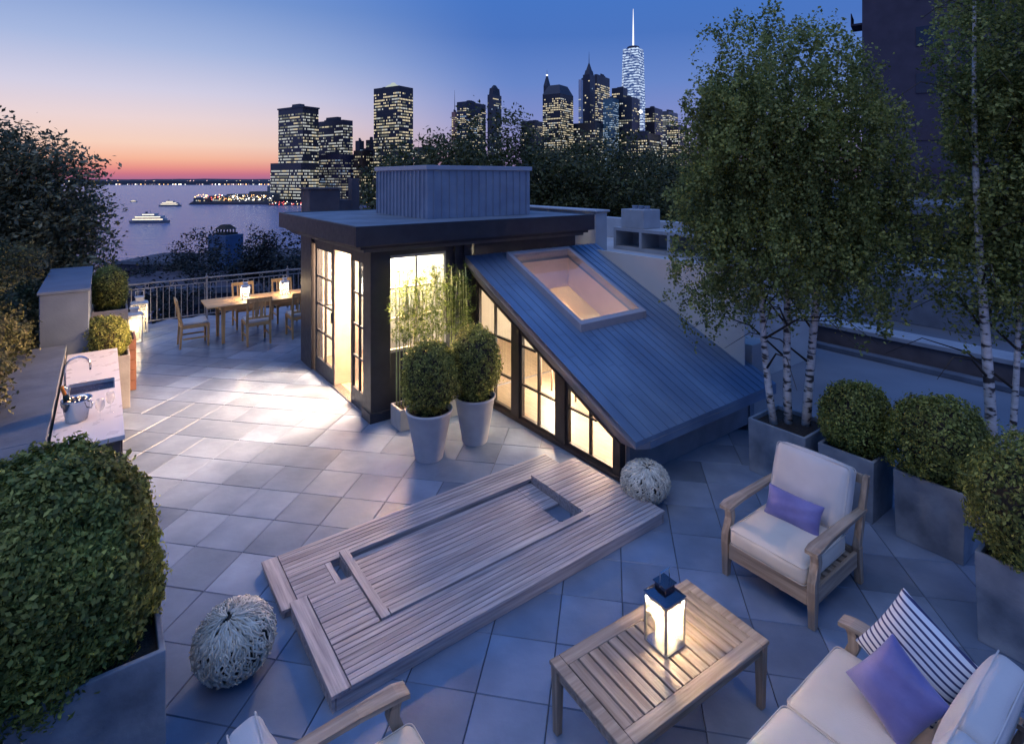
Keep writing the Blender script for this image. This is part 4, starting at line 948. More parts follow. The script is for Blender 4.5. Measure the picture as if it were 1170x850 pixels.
# raised neighbour terrace beside the pavilion
rt=thing('raised_terrace','pale rendered raised terrace wall beside the zinc roof','building',(0,0,0))
wallbox(rt,'wall',RENDERW,7.32,11.5,5.30,13.0,-14,1.84); wallbox(rt,'coping',plain('pale_coping2',(0.46,0.48,0.50),(0.4,0.42,0.44)),7.25,7.60,5.25,7.12,1.842,1.90)
wallbox(rt,'tall_parapet',plain('pale_coping2',(0.46,0.48,0.5)),7.16,7.46,7.14,9.7,1.0,2.60); wallbox(rt,'parapet_cap',plain('pale_coping3',(0.52,0.55,0.58)),7.12,7.50,7.10,9.74,2.602,2.64)
wallbox(rt,'rear_parapet',plain('pale_coping2',(0.46,0.48,0.5)),9.6,9.85,5.35,12.9,1.842,2.30)
wallbox(rt,'low_wall',plain('mid_render',(0.36,0.38,0.40),(0.3,0.32,0.34)),6.92,7.318,4.0,7.1,-.3,1.0)
ok=thing('outdoor_kitchen','pale masonry barbecue counter with dark niches on the raised terrace','barbecue',U(8.35,6.55,1.842),TH)
m=MB(); m.box(-.28,.28,-.98,1.0,0,.06); m.box(-.28,.28,-.98,1.0,.36,.42)
for y in(-.98,-.34,.30,.94): m.box(-.28,.28,y,y+.06,.061,.359)
m.box(.22,.28,-.92,.94,.061,.359); m.build('counter',plain('pale_masonry',(0.42,0.44,0.46),(0.34,0.36,0.38)),ok)
m=MB(); m.box(-.22,.26,.30,.86,.421,.78); m.build('hood',plain('pale_masonry',(0.42,0.44,0.46)),ok,bevel=.01)
for y in(.40,.55,.70): m=MB(); m.lathe([(.05,.781),(.05,.83),(.06,.832),(.06,.845)],14,c=(0,y)); m.build('vent_cap',ZINCL,ok)
# chimneys behind the roof
ch=thing('chimney','dark brick chimney base with one taller flue behind the flat roof','chimney',at(365,12.0,0),TH)
m=MB(); m.box(-.30,.35,-.3,.3,-10,2.98); m.build('base',BRICKD,ch,bevel=.01); m=MB(); m.box(.35,.62,-.25,.15,-10,2.75); m.build('shoulder',BRICKD,ch,bevel=.01); m=MB(); m.box(.62,.80,-.25,-.05,-10,3.22); m.build('flue',BRICKD,ch,bevel=.006)
m=MB(); m.box(-.33,.38,-.33,.33,2.982,3.02); m.build('cap',BRICKD,ch)
# tall building top right
tb=thing('apartment_tower','tall dusky apartment tower rising behind the right hand birch','building',at(985,42,-14),R(-36))
m=MB(); m.box(0,22,0,16,0,60); m.build('body',plain('dusk_brick',(0.085,0.08,0.115),(0.065,0.062,0.09),scale=1,rough=.9),tb)
for k in range(0,16):
    for (x,) in ((3.3,),(9.5,),(15.5,)):
        m=MB(); m.box(x,x+1.5,-.05,-.005,3+k*3.4,4.4+k*3.4); f=m.build('window',plain('dark_pane',(0.03,0.04,0.07)),tb)
for k in range(2,16):
    m=MB(); m.box(-.9,-.005,2,4.2,2.2+k*3.4,2.35+k*3.4); m.box(-.9,-.84,2,4.2,2.36+k*3.4,3.2+k*3.4); m.build('balcony',plain('dusk_brick',(0.085,0.08,0.115)),tb)

# =================================================================== TREES
def tree(label, loc, hgt, spec, n, size, mat, seed, bark=BARKD, trunk_r=0.25, group=None, clump=30, spread=0.35, name='tree', z0=0.0):
    t=thing(name,label,'tree',loc,0,group); r_=random.Random(seed)
    top=max(z for (_,_,z,_,_,_) in spec)
    m=MB(); m.tube([(0,0,z0),(0.1,0.05,z0+(top-z0)*.4),(-.05,0.1,z0+(top-z0)*.75),(0,0,top)],[trunk_r,trunk_r*.75,trunk_r*.45,trunk_r*.12],8)
    m.build('trunk',bark,t,smooth=True); m=MB()
    for (x,y,z,a,b_,c) in spec:
        zb=max(z0+0.5,z-c*1.2)
        m.tube([(0,0,min(zb,top*.8)),(x*.5,y*.5,(z+zb)/2),(x,y,z),(x+a*.4,y,z+c*.6)],[trunk_r*.4,trunk_r*.28,trunk_r*.15,.01],6)
        for q in range(6):
            d=Vector((r_.gauss(0,1),r_.gauss(0,1),r_.gauss(.3,.7))).normalized(); m.tube([(x,y,z),(x+d.x*a*.5,y+d.y*b_*.5,z+d.z*c*.5),(x+d.x*a*.98,y+d.y*b_*.98,z+d.z*c)],[trunk_r*.12,trunk_r*.06,.006],5)
    m.build('branches',bark,t)
    tot=sum(a*b_*c for (_,_,_,a,b_,c) in spec)**1.0; C=[]
    for i,(x,y,z,a,b_,c) in enumerate(spec):
        k=max(6,int(n*(a*b_*c)/tot/clump)); d=unit(k); rr=(0.35+.68*rng.random(k)**.6)*(1+.16*bumpy(d,seed+i,4)); C.append(d*rr[:,None]*np.array([a,b_,c])+np.array([x,y,z]))
    C=np.concatenate(C); P=np.repeat(C,clump,0)+rng.normal(0,spread,(len(C)*clump,3))*np.array([1,1,.6])
    leaves('crown',P,np.tile([0,-.2,.7],(len(P),1)),size*(.6+.8*rng.random(len(P))),mat,t,aspect=.5,droop=.6); return t
# big tree beyond the left wall
tree('big dark leafy tree beyond the low wall at the left edge', at(30,10.5,-14), 18,
  [(-.9,0,14.6,1.8,1.6,1.9),(-1.6,0,16.6,1.8,1.6,2.0),(-.1,.3,16.7,1.1,1.2,1.5),(.15,0.3,15.4,1.0,1.1,1.5),(-1.6,-.3,13.0,1.8,1.6,1.8),(-.3,.3,14.1,1.0,1.0,1.2),(-3,1,16,1.8,1.6,2)],
  170000,.10,TREG,41,trunk_r=.3,clump=26,spread=.17)
# hedge between
hd=thing('ivy_hedge','dark leafy hedge spilling over the outer side of the low wall','hedge',U(-1.38,6.6,0),TH)
n=70000; P=np.stack([rng.uniform(-.55,.55,n),rng.uniform(-3.6,5.0,n),np.zeros(n)],1)
top=1.38+.18*np.sin(P[:,1]*1.7)+.12*np.sin(P[:,1]*4.1+P[:,0]*3)+0.10*(P[:,1]+1); P[:,2]=top*(1-.7*rng.random(n)**2)-.5*np.abs(P[:,0])**2+rng.normal(0,.05,n); P[:,0]+=.12*np.sin(P[:,1]*3.3)+rng.normal(0,.05,n)
leaves('foliage',P,np.tile([.5,-.3,.6],(n,1)),.05*(.6+.8*rng.random(n)),leafmat('hedge_leaf',(0.11,0.12,0.045),(0.03,0.036,0.015),.3),hd)['kind']='stuff'
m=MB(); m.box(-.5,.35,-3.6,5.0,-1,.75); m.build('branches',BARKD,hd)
# dark park trees behind the pavilion
TG='dark trees behind the pavilion'
park=[(497,24,150,3.4,'small dark tree left of the roof box crowned against the lit black tower'),(560,27,118,4.6,'tall dark tree rising directly above the roof box'),
      (640,30,158,3.6,'dark tree filling the gap under the pyramid topped tower'),(682,27,142,4.6,'broad dark tree right of the roof box'),
      (745,33,158,3.8,'dark tree under the tall tapered glass tower, beside the birch'),(800,38,165,4.2,'dark tree mostly hidden behind the three-stemmed birch')]
for i,(px,D,ty,rr_,lb) in enumerate(park):
    zt=hz(ty,D); base=-14; c=zt-base-rr_*1.1
    s=[(0,0,c,rr_,rr_,rr_*.95),(-rr_*.55,0,c-rr_*.6,rr_*.75,rr_*.8,rr_*.9),(rr_*.6,.3,c-rr_*.5,rr_*.75,rr_*.8,rr_*.95),(0,-.5,c-rr_*1.4,rr_*1.1,rr_,rr_),(rr_*.2,0,c+rr_*.4,rr_*.5,rr_*.5,rr_*.6)]
    tree(lb,at(px,D,base),20,s,60000,.20,TREL,60+i,trunk_r=.35,group=TG,clump=26,spread=.34)
# street trees beyond the railing
SG='dark street trees beyond the railing'
st=[(165,46,292,2.2),(195,52,287,2.4),(213,60,285,2.2),(228,48,258,2.6),(240,44,285,2.2),(286,50,275,2.3),(297,44,262,1.7),(318,52,282,2.2),(340,36,258,2.6),(360,44,270,2.6),(262,60,292,2.2),(178,34,318,2.0),(215,32,322,2.2),(300,30,315,2.2)]
lbs=['dark street tree nearest the big left tree','low dark street tree left of the tallest one','small dark tree peeping between the low street trees','tallest airy street tree left of the blue tower','dark street tree touching the left side of the blue tower',
 'dark street tree touching the right side of the blue tower','slim pointed street tree right of the blue tower','low dark street tree near the pavilion eave','dark street tree beside the pavilion corner','dark street tree mostly behind the pavilion','small street tree at the foot of the blue tower',
 'dark bush crown right behind the left end of the railing','dark bush crown behind the middle of the railing','dark bush crown behind the railing above the dining table']
for i,((px,D,ty,rr_),lb) in enumerate(zip(st,lbs)):
    rr_*=1.22; zt=hz(ty,D); base=-14; c=zt-base-rr_*1.1
    s=[(0,0,c,rr_*.75,rr_*.75,rr_*1.1),(-rr_*.5,0,c-rr_*1.1,rr_*.8,rr_*.8,rr_),(rr_*.5,0,c-rr_*1.2,rr_*.8,rr_*.8,rr_),(0,0,c-rr_*2.2,rr_*1.2,rr_,rr_*1.1)]
    tree(lb,at(px,D,base),12,s,15000,.24,SILH,90+i,trunk_r=.16,group=SG,clump=20,spread=.30)
n=60000; D_=rng.uniform(20,88,n); px_=rng.uniform(110,480,n); hh=2.0+2.2*np.abs(np.sin(px_*.045+D_*.13))+1.2*np.sin(px_*.021)
P=np.stack([(px_-585)*D_/F,D_,-14+hh*rng.random(n)**.6],1)
tag(leaves('undergrowth',P,np.tile([0,-.2,.8],(n,1)),.42*(.6+.8*rng.random(n)),SILH),'dark tangle of low shrubs filling the street gardens below the railing','undergrowth',kind='stuff')
# blue tower house with lantern roof
bl=thing('blue_tower','narrow blue grey tower with dark glazed cupola among the street trees','building',at(258,56,-14),R(-20))
zt=hz(268,56)+14
m=MB(); m.box(-1.15,1.15,-1.1,1.1,0,zt); m.build('body',plain('blue_plaster',(0.10,0.17,0.30),(0.08,0.13,0.24),scale=1,rough=.8),bl)
m=MB(); m.hexa([(-.75,-.7,zt+.55),(.75,-.7,zt+.55),(.75,.7,zt+.55),(-.75,.7,zt+.55)],[(-.32,-.3,zt+1.0),(.32,-.3,zt+1.0),(.32,.3,zt+1.0),(-.32,.3,zt+1.0)])
for x in(-.6,-.2,.2,.6): m.box(x-.05,x+.05,-.62,-.52,zt+.2,zt+.55); m.box(x-.05,x+.05,.52,.62,zt+.2,zt+.55)
m.box(-.8,.8,-.75,.75,zt+.002,zt+.2); m.build('cupola',BARKD,bl)
# low dark houses between the trees
for i,(px,D,ty,wd,lb) in enumerate(((190,70,300,14,'low dark house behind the street trees at the left'),(320,66,294,13,'low dark house behind the street trees near the pavilion'),(240,40,330,16,'dark low roof just past the railing'),)):
    h_=hz(ty,D)+14; t=thing('street_house',lb,'building',at(px,D,-14),R(8*i-5),'low dark houses beyond the railing')
    m=MB(); m.box(-wd/2,wd/2,0,9,0,h_); m.build('body',plain('night_brick',(0.1,0.09,0.11)),t)
    m=MB(); m.box(-wd/2-.2,wd/2+.2,-.2,.0-.002,h_-.3,h_+.15); m.build('cornice',plain('dusky_wall',(0.17,0.19,0.23)),t)
    for k in range(5):
        m=MB(); x=-wd/2+1+k*(wd-2)/5; m.box(x,x+1.0,-.06,-.003,h_-2.6,h_-1.1); m.build('window',emit('blue_window',(0.15,0.2,0.6),.35) if (k+i)%2 else plain('dark_pane',(0.03,0.04,0.07)),t)

# =================================================================== GROUND, WATER, CITY
m=MB(); m.add([(-400,-150,-14),(400,-150,-14),(400,90,-14),(-400,90,-14),(400,140,-36),(-400,140,-36),(400,160,-40),(-400,160,-40)],[(0,1,2,3),(3,2,4,5),(5,4,6,7)])
struct(m.build('ground',plain('night_ground',(0.02,0.021,0.024),(0.01,0.011,0.013),scale=.05,rough=.9)))
def watermat():
    m,nt,out=newmat('river_water'); L=nt.links.new
    b=N(nt,'ShaderNodeBsdfPrincipled'); b.inputs['Base Color'].default_value=(.15,.17,.32,1); b.inputs['Roughness'].default_value=.24
    tc=N(nt,'ShaderNodeTexCoord'); mp=N(nt,'ShaderNodeMapping'); mp.inputs['Scale'].default_value=(.016,.075,1); L(tc.outputs['Object'],mp.inputs[0])
    n1=N(nt,'ShaderNodeTexNoise'); n1.inputs['Scale'].default_value=1.6; n1.inputs['Detail'].default_value=8; n1.inputs['Roughness'].default_value=.62; L(mp.outputs[0],n1.inputs['Vector'])
    bp=N(nt,'ShaderNodeBump'); bp.inputs['Strength'].default_value=.9; bp.inputs['Distance'].default_value=5.0; L(n1.outputs[0],bp.inputs['Height']); L(bp.outputs[0],b.inputs['Normal'])
    L(b.outputs[0],out.inputs[0]); return m
m=MB(); m.add([(-30000,130,-35),(30000,130,-35),(30000,30000,-35),(-30000,30000,-35)],[(0,1,2,3)]); struct(m.build('water',watermat()))
NIGHT=plain('far_shore',(0.03,0.035,0.055),(0.02,0.022,0.035),scale=.002,rough=.9)
# far shore with low hills
m=MB(); xs=[-3600+i*90 for i in range(46)]; pv=[]
for x in xs: pv.append((x,-36,30+10*math.sin(x*.004)+8*math.sin(x*.011+1)))
vs=[];fs=[]
for i,x in enumerate(xs):
    h_=-35+17+7*abs(math.sin(x*.0021))+random.uniform(0,5)+(14 if x<-1400 else 6)
    vs+=[(x,3700,-36),(x,3740,h_*.55-12),(x,4200,h_),(x,5200,h_-6)]
for i in range(len(xs)-1):
    for k in range(3): a=i*4+k; fs.append((a,a+4,a+5,a+1))
m.add(vs,fs); struct(m.build('far_shore',NIGHT))
E_W=[emit('window_warm',(1.0,.86,.58),.85),emit('window_white',(.88,.92,.88),.72),emit('window_dim',(.72,.74,.60),.30),emit('window_blue',(.5,.7,1.0),.6)]
E_L=[emit('light_amber',(1.0,.55,.2),5.0),emit('light_white',(1.0,.95,.85),5.0),emit('light_red',(1.0,.12,.10),3.0),emit('light_pink',(1.0,.6,.6),2.2)]
def lights(name,label,pts,sz,group=None):
    m=MB()
    for (p,s,mi) in pts:
        s*=sz; x,y,z=p; m.add([(x-s,y,z),(x,y-s,z),(x+s,y,z),(x,y+s,z),(x,y,z-s),(x,y,z+s)],[(0,1,5),(1,2,5),(2,3,5),(3,0,5),(1,0,4),(2,1,4),(3,2,4),(0,3,4)],mi)
    return tag(m.build(name,E_L),label,'lights',group,'stuff')
P=[]
for k in range(900):
    x=random.uniform(-3300,-500); D=random.choice((3690,3760,3900,4150,4150)); z=-35+(4 if D==3690 else 7+22*random.random()**1.5); P.append((((x*D/3700),D,z),random.uniform(.3,1.1),random.choice((0,0,1,3,3,1))))
lights('shore_lights','strings of small lights along the far shore under the sunset',P,3.6)
# island / pier with lights
isl=MB(); isl.hexa([(at(214,830).x,830,-36),(at(312,830).x,830,-36),(at(318,1050).x,1050,-36),(at(225,1050).x,1050,-36)],[(at(216,830).x,834,-32),(at(311,830).x,834,-32),(at(317,1050).x,1050,-31),(at(228,1050).x,1050,-31)])
struct(isl.build('pier_ground',NIGHT))
pg='low harbour sheds on the pier'
for i,(p0,p1,D,ty,lb) in enumerate(((221,236,850,226,'low harbour shed at the tip of the pier'),(238,256,862,224,'long harbour shed lit amber in the middle of the pier'),(258,282,900,222,'wide pale harbour shed on the pier'),(284,300,880,219,'taller dark harbour shed near the first tower'),(300,312,860,221,'harbour shed right beside the first tower'))):
    t=thing('harbour_shed',lb,'building',at((p0+p1)/2,D,-32),0,pg); wd=(p1-p0)*D/F; h_=hz(ty,D)+32
    m=MB(); m.box(-wd/2,wd/2,0,26,0,h_*.8); m.build('body',plain('shed_wall',(0.10,0.11,0.13),scale=.05),t)
    m=MB(); m.prism([(-wd/2,h_*.8+.01),(wd/2,h_*.8+.01),(wd/2*.85,h_),(-wd/2*.85,h_)],1,0,26); m.build('roof',plain('shed_roof',(0.08,0.10,0.12),scale=.05),t)
    m=MB()
    for k in range(int(wd/3)):
        if random.random()<.7: m.box(-wd/2+1+k*3,-wd/2+2.4+k*3,-.3,-.05,1.5,3.2,random.choice((0,1,2)))
    m.build('lit_windows',E_W,t)['kind']='stuff'
P=[]
for k in range(150):
    px=random.uniform(222,312); D=random.uniform(825,900); P.append((tuple(at(px,D,-30+random.uniform(0,9))),random.uniform(.4,1.4),random.choice((0,0,0,1,2) if px<262 else (1,1,0))))
for k in range(90):
    px=random.uniform(308,435); D=random.uniform(785,800); P.append((tuple(at(px,D,-33+random.uniform(0,4))),random.uniform(.4,1.1),random.choice((0,2,2,1,0))))
lights('harbour_lights','amber, white and red lamps crowding the pier and city waterfront',P,.75)
m=MB(); m.hexa([(at(305,800).x,800,-36),(1600,800,-36),(2600,3000,-36),(at(305,3000).x,3000,-36)],[(at(306,800).x,803,-33.5),(1600,803,-33.5),(2600,3000,-33),(at(306,3000).x,3000,-33)]); struct(m.build('city_ground',NIGHT))
# ferries
def ferry(label,px,wy,Lm,lit):
    D=F*(EYE+35)/(wy-205); t=thing('ferry',label,'boat',at(px,D,-35),R(6),'boats on the river'); h=Lm/2
    m=MB()
    def sec(z,l,w_): return [(-l,-w_*.7,z),(-l*.6,-w_,z),(l*.6,-w_,z),(l,0,z),(l*.6,w_,z),(-l*.6,w_,z),(-l,w_*.7,z)]
    a=sec(-.5,h*.95,Lm*.10); b_=sec(Lm*.07,h,Lm*.13); n_=7; m.add(a+b_,[tuple(range(7))[::-1],tuple(range(7,14))]+[(i,(i+1)%7,7+(i+1)%7,7+i) for i in range(7)]); m.build('hull',plain('hull_paint',(0.35,0.33,0.32),scale=.3),t)
    for k,(f_,z0) in enumerate(((.82,.072),(.7,.135),(.34,.198))):
        m=MB(); m.box(-h*f_,h*f_*.9,-Lm*.10,Lm*.10,Lm*z0,Lm*(z0+.055)); m.build('deck_house',plain('boat_white',(0.6,0.58,0.54),scale=.3),t)
        m=MB(); x=-h*f_+.6
        while x<h*f_*.9-.8: m.box(x,x+Lm*.018,-Lm*.10-.06,-Lm*.10-.01,Lm*(z0+.018),Lm*(z0+.04),0); x+=Lm*.03
        m.build('cabin_windows',emit('boat_window',(1.0,.85,.6),lit),t)['kind']='stuff'
    m=MB(); m.tube([(0,0,Lm*.255),(0,0,Lm*.33)],Lm*.006,6); m.build('mast',plain('boat_white',(0.6,0.58,0.54)),t)
    m=MB(); m.lathe([(Lm*.03,Lm*.2531),(Lm*.025,Lm*.30)],12,c=(-h*.2,0)); m.build('funnel',plain('hull_dark',(0.1,0.1,0.12)),t)
ferry('large ferry with glowing deck windows nearest on the river',172,255,33,3.0)
ferry('second ferry, paler and farther, beside the lit pier',195,236,30,1.6)
ferry('tiny dark boat alone near the far shore',153,231,12,.5)

# ---- skyline
CAT='skyscraper'
def tower(label,px0,px1,pc,ty,D,fl=5.0,bay=3.6,lit=.62,body=(0.035,0.04,0.055),mix=(4,3,3,1),by=236,top=None,cut=None,dark=None,hband=0.48,grp='lit skyscrapers across the river',base=-33.5,nm='skyscraper',frac=0.7):
    """tower whose near corner is at bearing pc; left face px0..pc, right face pc..px1"""
    c=Vector(at(pc,D)[:2]); th=R(34)
    # left face runs from the near corner away at (90+th), right face at (th)
    dl_=Vector((-math.cos(th),math.sin(th))); dr=Vector((math.sin(th),math.cos(th)))
    def solve(dv,px):
        k=(px-585)/F; return (k*c.y-c.x)/(dv.x-k*dv.y) if abs(dv.x-k*dv.y)>1e-6 else 20
    wl=max(6,abs(solve(dl_,px0))); wr=max(4,abs(solve(dr,px1))) if px1>pc+0.5 else 20
    wr=min(wr,70)
    h_=hz(ty,D)-base
    t=thing(nm,label,CAT,(c.x,c.y,base),0,grp)
    A0=Vector((0,0)); B0=dr*wr; D0=dl_*wl; C0=B0+D0
    m=MB(); m.hexa([(*A0,0),(*B0,0),(*C0,0),(*D0,0)],[(*A0,h_),(*B0,h_),(*C0,h_),(*D0,h_)]); m.build('body',plain('tower_%d_%d_%d'%tuple(int(x*1000) for x in body),body,scale=.02,rough=.35),t)
    if lit>0:
        m=MB(); rr=random.Random(int(px0*7+ty)); o=.35
        for (dd,wd,nn,br) in ((dl_,wl,Vector((-math.sin(th),-math.cos(th))),1),(dr,wr,Vector((math.cos(th),-math.sin(th))),1)):
            nf=int((h_-6)/fl); nb_=max(2,int(wd/bay)); bw=wd/nb_
            for f_ in range(1,nf):
                fp=min(.97,lit*rr.choice((.55,.9,1.0,1.15,1.25,1.3))); z=f_*fl
                if dark and dark[0]<(z/h_)<dark[1]: continue
                run=None
                for b_ in range(nb_):
                    if run is None or rr.random()<.45: run=(rr.random()<fp*(.72+.5*abs(math.sin(f_*.37+b_*.21+px0))), rr.choices((0,1,2,3),(mix[0],mix[1],mix[2]+1,mix[3]))[0])
                    if not run[0] or rr.random()<.16: continue
                    x0=(b_+.5-frac/2)*bw; x1=(b_+.5+frac/2)*bw
                    p0=dd*x0+nn*o; p1=dd*x1+nn*o
                    m.add([(p0.x,p0.y,z),(p1.x,p1.y,z),(p1.x,p1.y,z+fl*hband),(p0.x,p0.y,z+fl*hband)],[(0,1,2,3)],run[1])
        m.build('lit_windows',E_W,t)['kind']='stuff'
    ctr=(B0+D0)/2; rq=random.Random(int(px1*11+ty))
    if nm=='skyscraper' and top is None:
        for q in range(2):
            cc=ctr+dr*wr*rq.uniform(-.22,.22)+dl_*wl*rq.uniform(-.22,.22); a_,b_=dr*wr*rq.uniform(.08,.16),dl_*wl*rq.uniform(.08,.16); zz=h_+rq.uniform(2.5,6)
            m=MB(); m.hexa([(*(cc-a_-b_),h_+.02),(*(cc+a_-b_),h_+.02),(*(cc+a_+b_),h_+.02),(*(cc-a_+b_),h_+.02)],[(*(cc-a_-b_),zz),(*(cc+a_-b_),zz),(*(cc+a_+b_),zz),(*(cc-a_+b_),zz)]); m.build('roof_plant',plain('tower_crown',(0.05,0.055,0.075),scale=.02),t)
    return t,ctr,wl,wr,h_,dl_,dr
def inset(t,info,k,z0,z1,k2=None,mat=None,name='crown'):
    _,ctr,wl,wr,h_,dl_,dr=info; k2=k if k2 is None else k2; m=MB()
    def rg(k,z): return [(*(ctr+dr*wr*sx*k/2+dl_*wl*sy*k/2),z) for sx,sy in((-1,-1),(1,-1),(1,1),(-1,1))]
    m.hexa(rg(k,z0),rg(k2,z1)); return m.build(name,mat or plain('tower_crown',(0.05,0.055,0.075),scale=.02),t)
def spire(t,info,z0,z1,r_=1.0,mat=None,off=(0,0)):
    c=info[1]; m=MB(); m.tube([(c.x+off[0],c.y+off[1],z0),(c.x+off[0],c.y+off[1],z0+(z1-z0)*.5),(c.x+off[0],c.y+off[1],z1)],[r_,r_*.6,r_*.2],6); return m.build('spire',mat or plain('spire_metal',(0.08,0.09,0.12)),t)
i=tower('wide ribbed tower with flat dark crown, leftmost of the skyline',318,364,346,123,900,fl=4.9,bay=2.6,lit=.8,mix=(2,6,3,0)); t=i[0]; inset(t,i,1.06,i[4]+.01,i[4]+2.5); inset(t,i,.35,i[4]+2.52,i[4]+9,.3)
tower('broad lit podium block at the foot of the leftmost tower',309,361,344,186,885,fl=4.9,bay=2.6,lit=.9,mix=(3,6,2,0))
i=tower('greyish lit tower with small dark penthouse, second from the left',360,403,392,137,950,fl=4.9,bay=2.5,lit=.85,mix=(2,6,3,0),body=(.05,.05,.07)); t=i[0]; inset(t,i,.4,i[4]+.01,i[4]+7)
tower('violet ribbed podium block below the second tower from the left',359,404,390,176,930,fl=4.5,bay=2.2,lit=.75,mix=(2,4,4,1),body=(.06,.055,.10),frac=.45)
tower('slim brown tower dotted with small warm windows',404,426,414,172,930,fl=4.9,bay=3.4,lit=.5,mix=(6,1,2,0),body=(.06,.04,.035),frac=.4,hband=.45)
i=tower('dark narrow slab with stepped top beside the black tower',418,430,424,160,1000,lit=.3,body=(.05,.045,.06))
i=tower('small blue lit roof house between the second and third towers',406,416,411,161,1050,lit=.4,mix=(0,2,2,5))
i=tower('tall black office tower with floodlit dome on top',427,472,456,98,900,fl=4.9,bay=3.3,lit=.72,mix=(6,2,3,0),body=(.022,.024,.035),dark=(.965,1)); t=i[0]
m=MB(); c=i[1]; m.lathe([(13,i[4]+.1),(13,i[4]+2),(9,i[4]+5),(4,i[4]+7),(3.6,i[4]+9),(.5,i[4]+10)],20,c=(c.x,c.y)); m.build('dome',emit('floodlit_dome',(.75,.85,.8),.65),t)
tower('dark lit block low behind the small park tree',473,500,486,168,1150,lit=.7,mix=(3,3,3,0))
i=tower('orange glowing narrow tower with mast in the gap above the trees',516,523,520,128,1300,lit=.8,mix=(5,1,1,0),body=(.45,.22,.16)); spire(i[0],i,i[4],i[4]+52,1.0)
tower('flat topped dark blue tower with warm strip windows above the trees',522,559,533,116,1200,fl=4.2,bay=4,lit=.55,mix=(5,2,3,1),body=(.025,.035,.07),dark=(.93,1))
i=tower('slim rounded stone tower with stepped crown above the trees',557,573,563,108,1300,lit=.25,body=(.06,.065,.085)); t=i[0]; inset(t,i,.8,i[4]+.01,i[4]+16,.7); inset(t,i,.55,i[4]+16.1,i[4]+24,.2)
tower('dark low block showing between the park trees',596,622,610,138,1250,lit=.35,mix=(3,1,3,0))
i=tower('lit tower under a dark truncated pyramid roof',620,655,640,107,1050,fl=4.2,bay=3.4,lit=.9,mix=(6,2,1,0),body=(.03,.03,.04)); t=i[0]; inset(t,i,1.02,i[4]+.01,i[4]+19,.62)
i=tower('slender dark spired tower partly behind the pyramid roofed tower',621,629,625,98,1200,lit=.2); t=i[0]; inset(t,i,1,i[4]+.01,i[4]+22,.25); spire(t,i,i[4]+21,i[4]+36,.8); m=MB(); c=i[1]; m.lathe([(.1,i[4]+22),(2.2,i[4]+24),(.1,i[4]+26)],8,c=(c.x,c.y),cap=False); m.build('beacon',E_L[1],t)
tower('plain pale floodlit slab left of the spired gothic tower',661,668,664,91,1350,lit=.1,body=(.55,.6,.7))
i=tower('dark gothic tower with tall pointed spire',666,680,674,85,1150,lit=.15,body=(.03,.035,.055)); t=i[0]; inset(t,i,.8,i[4]+.01,i[4]+10,.6); inset(t,i,.5,i[4]+10.1,i[4]+26,.08); spire(t,i,i[4]+24,i[4]+50,.9)
tower('dark slab with bright warm floors right of the gothic spire',679,698,682,85,1250,fl=5,bay=4,lit=.75,mix=(6,2,1,0),body=(.035,.03,.035),dark=(.93,1))
tower('blue green glass block in front of the gothic tower',689,707,700,112,1100,fl=4,bay=3,lit=.55,mix=(0,1,2,5),body=(.10,.22,.26))
tower('dark stepped block left of the tall tapered tower',699,717,712,100,1160,lit=.35,mix=(4,2,3,0),body=(.02,.03,.05))
tower('dark broad block in front of the tall tapered tower',706,731,722,111,1120,lit=.3,mix=(3,2,3,0),body=(.02,.03,.05))
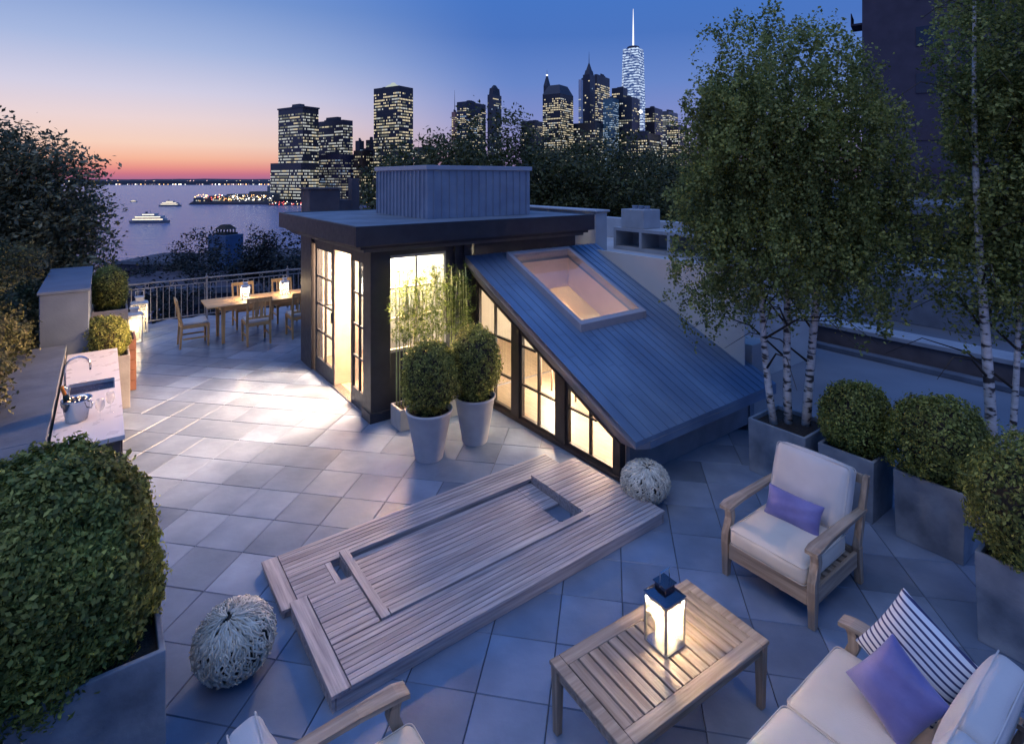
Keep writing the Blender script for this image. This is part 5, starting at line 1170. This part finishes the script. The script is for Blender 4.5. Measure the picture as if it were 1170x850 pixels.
# tallest tapered tower
D=1500; c=at(723.5,D); base=-33.5; t=thing(nm:='skyscraper','tallest tapered glass tower with glowing mast',CAT,(c.x,c.y,base),R(10),'lit skyscrapers across the river')
h_=hz(57,D)-base; hw=12.5*D/F; hb=hw*1.02
m=MB(); vb=[(-hb,-hb,0),(hb,-hb,0),(hb,hb,0),(-hb,hb,0)]; vt=[(0,-hw,h_),(hw,0,h_),(0,hw,h_),(-hw,0,h_)]
m.add(vb+vt,[(0,1,4),(1,5,4),(1,2,5),(2,6,5),(2,3,6),(3,7,6),(3,0,7),(0,4,7),(4,5,6,7)])
def glassy():
    m_,nt,out=newmat('lit_glass_tower'); L=nt.links.new; b=N(nt,'ShaderNodeBsdfPrincipled'); b.inputs['Base Color'].default_value=(.25,.33,.45,1); b.inputs['Roughness'].default_value=.15; b.inputs['Metallic'].default_value=.6
    tc=N(nt,'ShaderNodeTexCoord'); mp=N(nt,'ShaderNodeMapping'); mp.inputs['Scale'].default_value=(.12,.12,.26); L(tc.outputs['Object'],mp.inputs[0]); n_=N(nt,'ShaderNodeTexNoise'); n_.inputs['Scale'].default_value=1; n_.inputs['Detail'].default_value=6; L(mp.outputs[0],n_.inputs['Vector'])
    s=N(nt,'ShaderNodeSeparateXYZ'); L(tc.outputs['Object'],s.inputs[0]); mm=N(nt,'ShaderNodeMath',operation='PINGPONG'); mm.inputs[1].default_value=3.6; L(s.outputs['Z'],mm.inputs[0])
    g=N(nt,'ShaderNodeMath',operation='GREATER_THAN'); g.inputs[1].default_value=1.3; L(mm.outputs[0],g.inputs[0]); r=ramp(nt,[(.42,(0.02,.03,.05)),(.56,(.75,.9,1.0))]); L(n_.outputs[0],r.inputs[0])
    x=N(nt,'ShaderNodeVectorMath',operation='SCALE'); L(r.outputs[0],x.inputs[0]); L(g.outputs[0],x.inputs['Scale']); L(x.outputs[0],b.inputs['Emission Color']); b.inputs['Emission Strength'].default_value=.85; L(b.outputs[0],out.inputs[0]); return m_
m.build('body',glassy(),t); zt=h_
m=MB(); m.lathe([(hw*.55,zt+.01),(hw*.55,zt+6),(hw*.45,zt+8)],20); m.build('crown',plain('tower_crown',(0.05,0.055,0.075)),t)
m=MB(); m.tube([(0,0,zt+8),(0,0,zt+60),(0,0,zt+110)],[2.6,1.8,.5],8); m.build('mast',emit('mast_glow',(.95,.95,1.0),1.3),t)
tower('dark block with bright roof lamp right of the tallest tower',737,757,748,123,1180,lit=.5,mix=(4,2,3,0),body=(.03,.03,.045)); tower('pale banded lit tower left of the birch crown',757,776,764,127,1300,fl=5,lit=.95,mix=(3,5,1,0),body=(.16,.16,.17))
P=[(tuple(at(732,1100,hz(128,1100))),1.0,1)]; lights('roof_beacon','single bright white lamp on a roof under the tallest tower',P,4.0)
tower('wide low lit block at the left edge of the birch crown',762,800,775,144,1050,fl=4,bay=3,lit=.9,mix=(6,3,1,0),body=(.03,.03,.035))
tower('dark warm lit block low behind the park trees',716,764,740,152,1000,lit=.6,mix=(5,2,2,0))
tower('low lit block peeping left of the pyramid roofed tower',604,622,612,165,1000,lit=.6,mix=(5,2,2,0))
tower('low lit block behind the park trees under the gothic tower',655,705,680,140,1080,lit=.5,mix=(5,2,2,0))
tower('low waterfront block right of the brown dotted tower',425,452,436,205,880,lit=.5,mix=(5,1,2,0),body=(.06,.05,.05))
